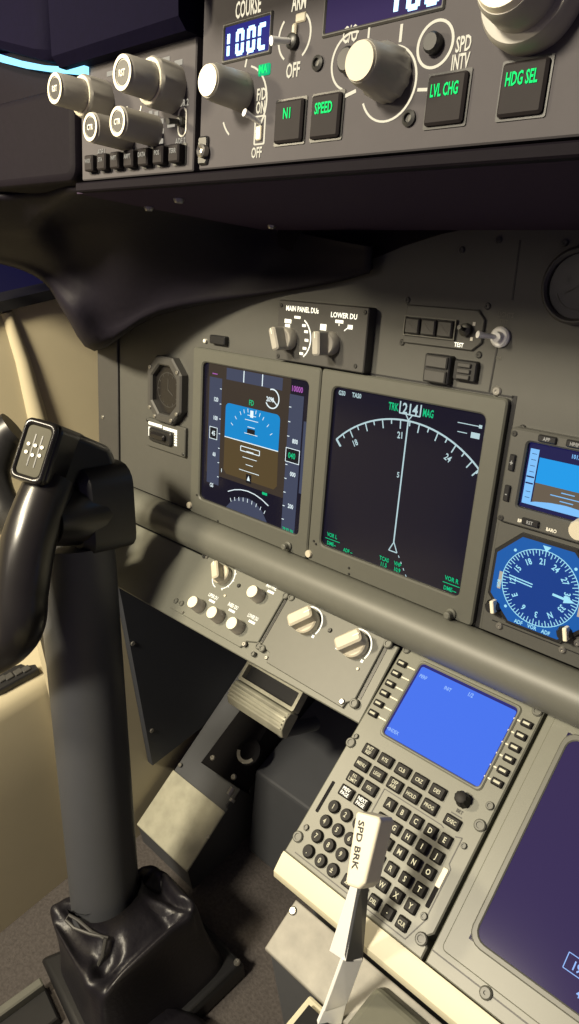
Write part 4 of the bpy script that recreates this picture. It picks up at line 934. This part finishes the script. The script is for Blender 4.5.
b = MB(); b.lathe(wf, cm.x+.13, cm.y-.10, [(.12, 0), (.12, .03), (.105, .055), (.06, .065)], 40); b.build('foot_disc', 'leather', cc, 60)
# cord loop
lp = [(78, 930, .90), (68, 915, .905), (66, 922, .90), (75, 930, .895), (90, 937, .892), (108, 940, .89), (106, 936, .893)]
b = MB(); path = [at(*p) for p in [(108, 938, .905), (90, 934, .905), (74, 928, .912), (66, 920, .918), (69, 915, .920), (78, 920, .917), (92, 932, .908), (104, 938, .904)]]
b.tube(path, .0022, 8); b.tube([at(106, 938, .902), at(103, 955, .90), at(97, 968, .902), at(96, 978, .905)], .0028, 8); b.build('drawstring', 'dgray', cc)
# yoke
def skin(pts, rad, seg=20, sq=1, sub=2): return MB().tube(pts, rad, seg, sq=sq)
V4 = lambda px, py, t_, r: Vector((*at(px, py, t_), r))
hornl = smooth([V4(52, 478, .775, .026), V4(40, 508, .765, .028), V4(28, 545, .757, .029), V4(21, 590, .757, .029), V4(17, 628, .762, .028), V4(-6, 652, .79, .026), V4(-40, 668, .83, .022)])
yk = MB().tube([Vector(p[:3]) for p in hornl], [p[3] for p in hornl], 24).build('yoke_horn', 'gloss', cc, 60)
spoke = smooth([V4(45, 520, .775, .030), V4(66, 515, .80, .036), V4(88, 510, .83, .040), V4(104, 506, .85, .038)])
MB().tube([Vector(p[:3]) for p in spoke], [p[3] for p in spoke], 24).build('yoke_spoke', 'gloss', cc, 60)
hubf = Fr(at(76, 512, .80), (1, 0, 0), ax_)
MB().box(hubf, -.034, .022, -.054, .050, -.065, .0, .022, .010).build('yoke_hub', 'black', cc, 40)
# switch housing on top of the horn
hc = at(37, 452, .745)
vw = (CAM-hc).normalized()
hv = (ray(58, 424)-ray(38, 488)).normalized(); hu = (ray(80, 460)-ray(20, 448)).normalized()
hv = (hv-vw*hv.dot(vw)).normalized(); hu = hv.cross(vw)
yaw = math.radians(30); hu2 = (hu*math.cos(yaw)+vw*math.sin(yaw)).normalized()
HB = Fr(hc, hu2, hv)
b = MB(); b.box(HB, -.021, .021, -.035, .035, -.060, .004, .010, .005); hs = b.build('switch_housing', 'gloss', cc, 40, mods=[bevel(.002, 2)])
b = MB(); b.frame(HB, rrect(-.020, .019, -.034, .034, .008), rrect(-.0145, .0135, -.027, .027, .005), .003, .008, .0025); b.build('housing_rim', 'gloss', hs, 50)
MB().box(HB, -.0150, .0140, -.0275, .0275, .003, .0055, .006, .001).build('switch_plate', 'plate', hs, 30)
b = MB()
for du_ in (-.0055, .0025): b.line(HB, (du_+.002, -.017), (du_+.002, .018), .0014, .0060)
b.build('switch_icon', 'black', hs, 0)
b = MB()
for i, (u, v) in enumerate(((-.0085, .006), (-.0005, .006), (.0075, .006), (-.0085, -.003), (-.0005, -.0045), (.0075, -.003))): b.lathe(HB, u, v, [(.0020, .0055), (.0020, .0066)], 10)
b.build('switch_dot', 'white', hs, 0)
wedge = [(HB.p(.034, .030, -.01)), (HB.p(.034, -.030, -.01))]
b = MB(); W0 = [at(56, 424, .755), at(110, 447, .82), at(122, 480, .83), at(100, 505, .82), at(50, 490, .765)]
b.hexa([p+ (p-CAM).normalized()*.06 for p in W0], W0); b.build('yoke_shoulder', 'gloss', cc, 30, mods=[bevel(.008, 3)])
# far horn of the yoke
horn2 = smooth([V4(88, 530, .90, .030), V4(50, 525, .95, .026), V4(12, 520, 1.0, .026), V4(-8, 480, 1.02, .027), V4(2, 440, 1.02, .027), V4(14, 428, 1.02, .026)])
MB().tube([Vector(p[:3]) for p in horn2], [p[3] for p in horn2], 20).build('yoke_horn', 'black', cc, 60)

# ---- dark switch strip on the sidewall ledge
q0 = Vector((-.615, 0, 0)); 
lf2 = Fr((-.440, 0, -.2805), (0, 1, 0), (-.16, 0, .049))
t = thing('side_switch_strip', 'black angled switch strip lying on the cream side ledge', 'switch', lf2.p(-.2, 0))
e1 = lf2.uv(39, 667); 
o_ = [lf2.uv(x, y, .012) for x, y in ((-40, 704), (0, 690), (20, 679), (39, 669), (35, 663.5), (26, 665), (21, 663), (0, 670), (-40, 682))]
ar = sum(o_[i][0]*o_[(i+1) % len(o_)][1]-o_[(i+1) % len(o_)][0]*o_[i][1] for i in range(len(o_)))
if ar < 0: o_ = o_[::-1]
MB().prism(lf2, o_, .0, .012, .002).build('body', 'black', t, 20)
for px, py in ((2, 679), (9, 676.5), (18, 672), (26, 669)):
    u, v = lf2.uv(px, py, .013); MB().box(lf2, u-.006, u+.006, v-.005, v+.005, .011, .015, .002, .001).build('switch_key', 'dgray', t, 30)
# ---- floor rail at lower left and rounded dark base at bottom
fr0, fr1 = on(58, 966, 2, FLOOR+.03), on(0, 1008, 2, FLOOR+.03)
d_ = (fr0-fr1).normalized(); rl = thing('seat_rail', 'pale metal floor rail with dark channel at lower left', 'rail', (fr1+fr0)/2-Vector((0, 0, .03)))
rf = Fr(Vector((fr1.x, fr1.y, FLOOR)), d_, Vector((-d_.y, d_.x, 0)))
MB().box(rf, -.25, .06, -.010, .004, .0, .03, .002, .002).build('rail_bar', 'gray2', rl, 30)
MB().box(rf, -.25, .06, -.060, -.010, .0, .018, .002, .002).build('channel', 'black', rl, 30)

# ================================================================== CAMERA, LIGHT, WORLD
cam = bpy.data.cameras.new('camera'); co = bpy.data.objects.new('camera', cam); COL.objects.link(co)
cam.sensor_fit = 'HORIZONTAL'; cam.sensor_width = 36; cam.lens = F/579*36; cam.clip_start = .01
mw = Matrix((( RM[0][0], -RM[1][0], -RM[2][0], CAM.x), (RM[0][1], -RM[1][1], -RM[2][1], CAM.y), (RM[0][2], -RM[1][2], -RM[2][2], CAM.z), (0, 0, 0, 1)))
co.matrix_world = mw; S.camera = co
def area(name, loc, to, size, power, col):
    l = bpy.data.lights.new(name, 'AREA'); l.energy = power; l.size = size; l.color = col
    o = bpy.data.objects.new(name, l); o.location = loc; o.rotation_euler = (Vector(to)-Vector(loc)).to_track_quat('-Z', 'Y').to_euler(); COL.objects.link(o)
area('cabin_lamp', (-.45, -2.3, 1.15), (0, 0, .0), .35, 2.5, (1, .87, .7))
area('dome_lamp', (-.15, -1.5, 1.42), (.05, -.15, -.25), .28, 52, (1, .89, .68))
area('side_lamp', (-.38, -.60, .66), (-.66, -.05, -.1), .10, 9, (1, .86, .6))
w = bpy.data.worlds.new('world'); S.world = w; w.use_nodes = True
w.node_tree.nodes['Background'].inputs[0].default_value = (.22, .18, .34, 1); w.node_tree.nodes['Background'].inputs[1].default_value = .27
S.view_settings.view_transform = 'Standard'; S.view_settings.look = 'None'; S.view_settings.gamma = 1; S.view_settings.use_curve_mapping = False
S.view_settings.exposure = 0.25
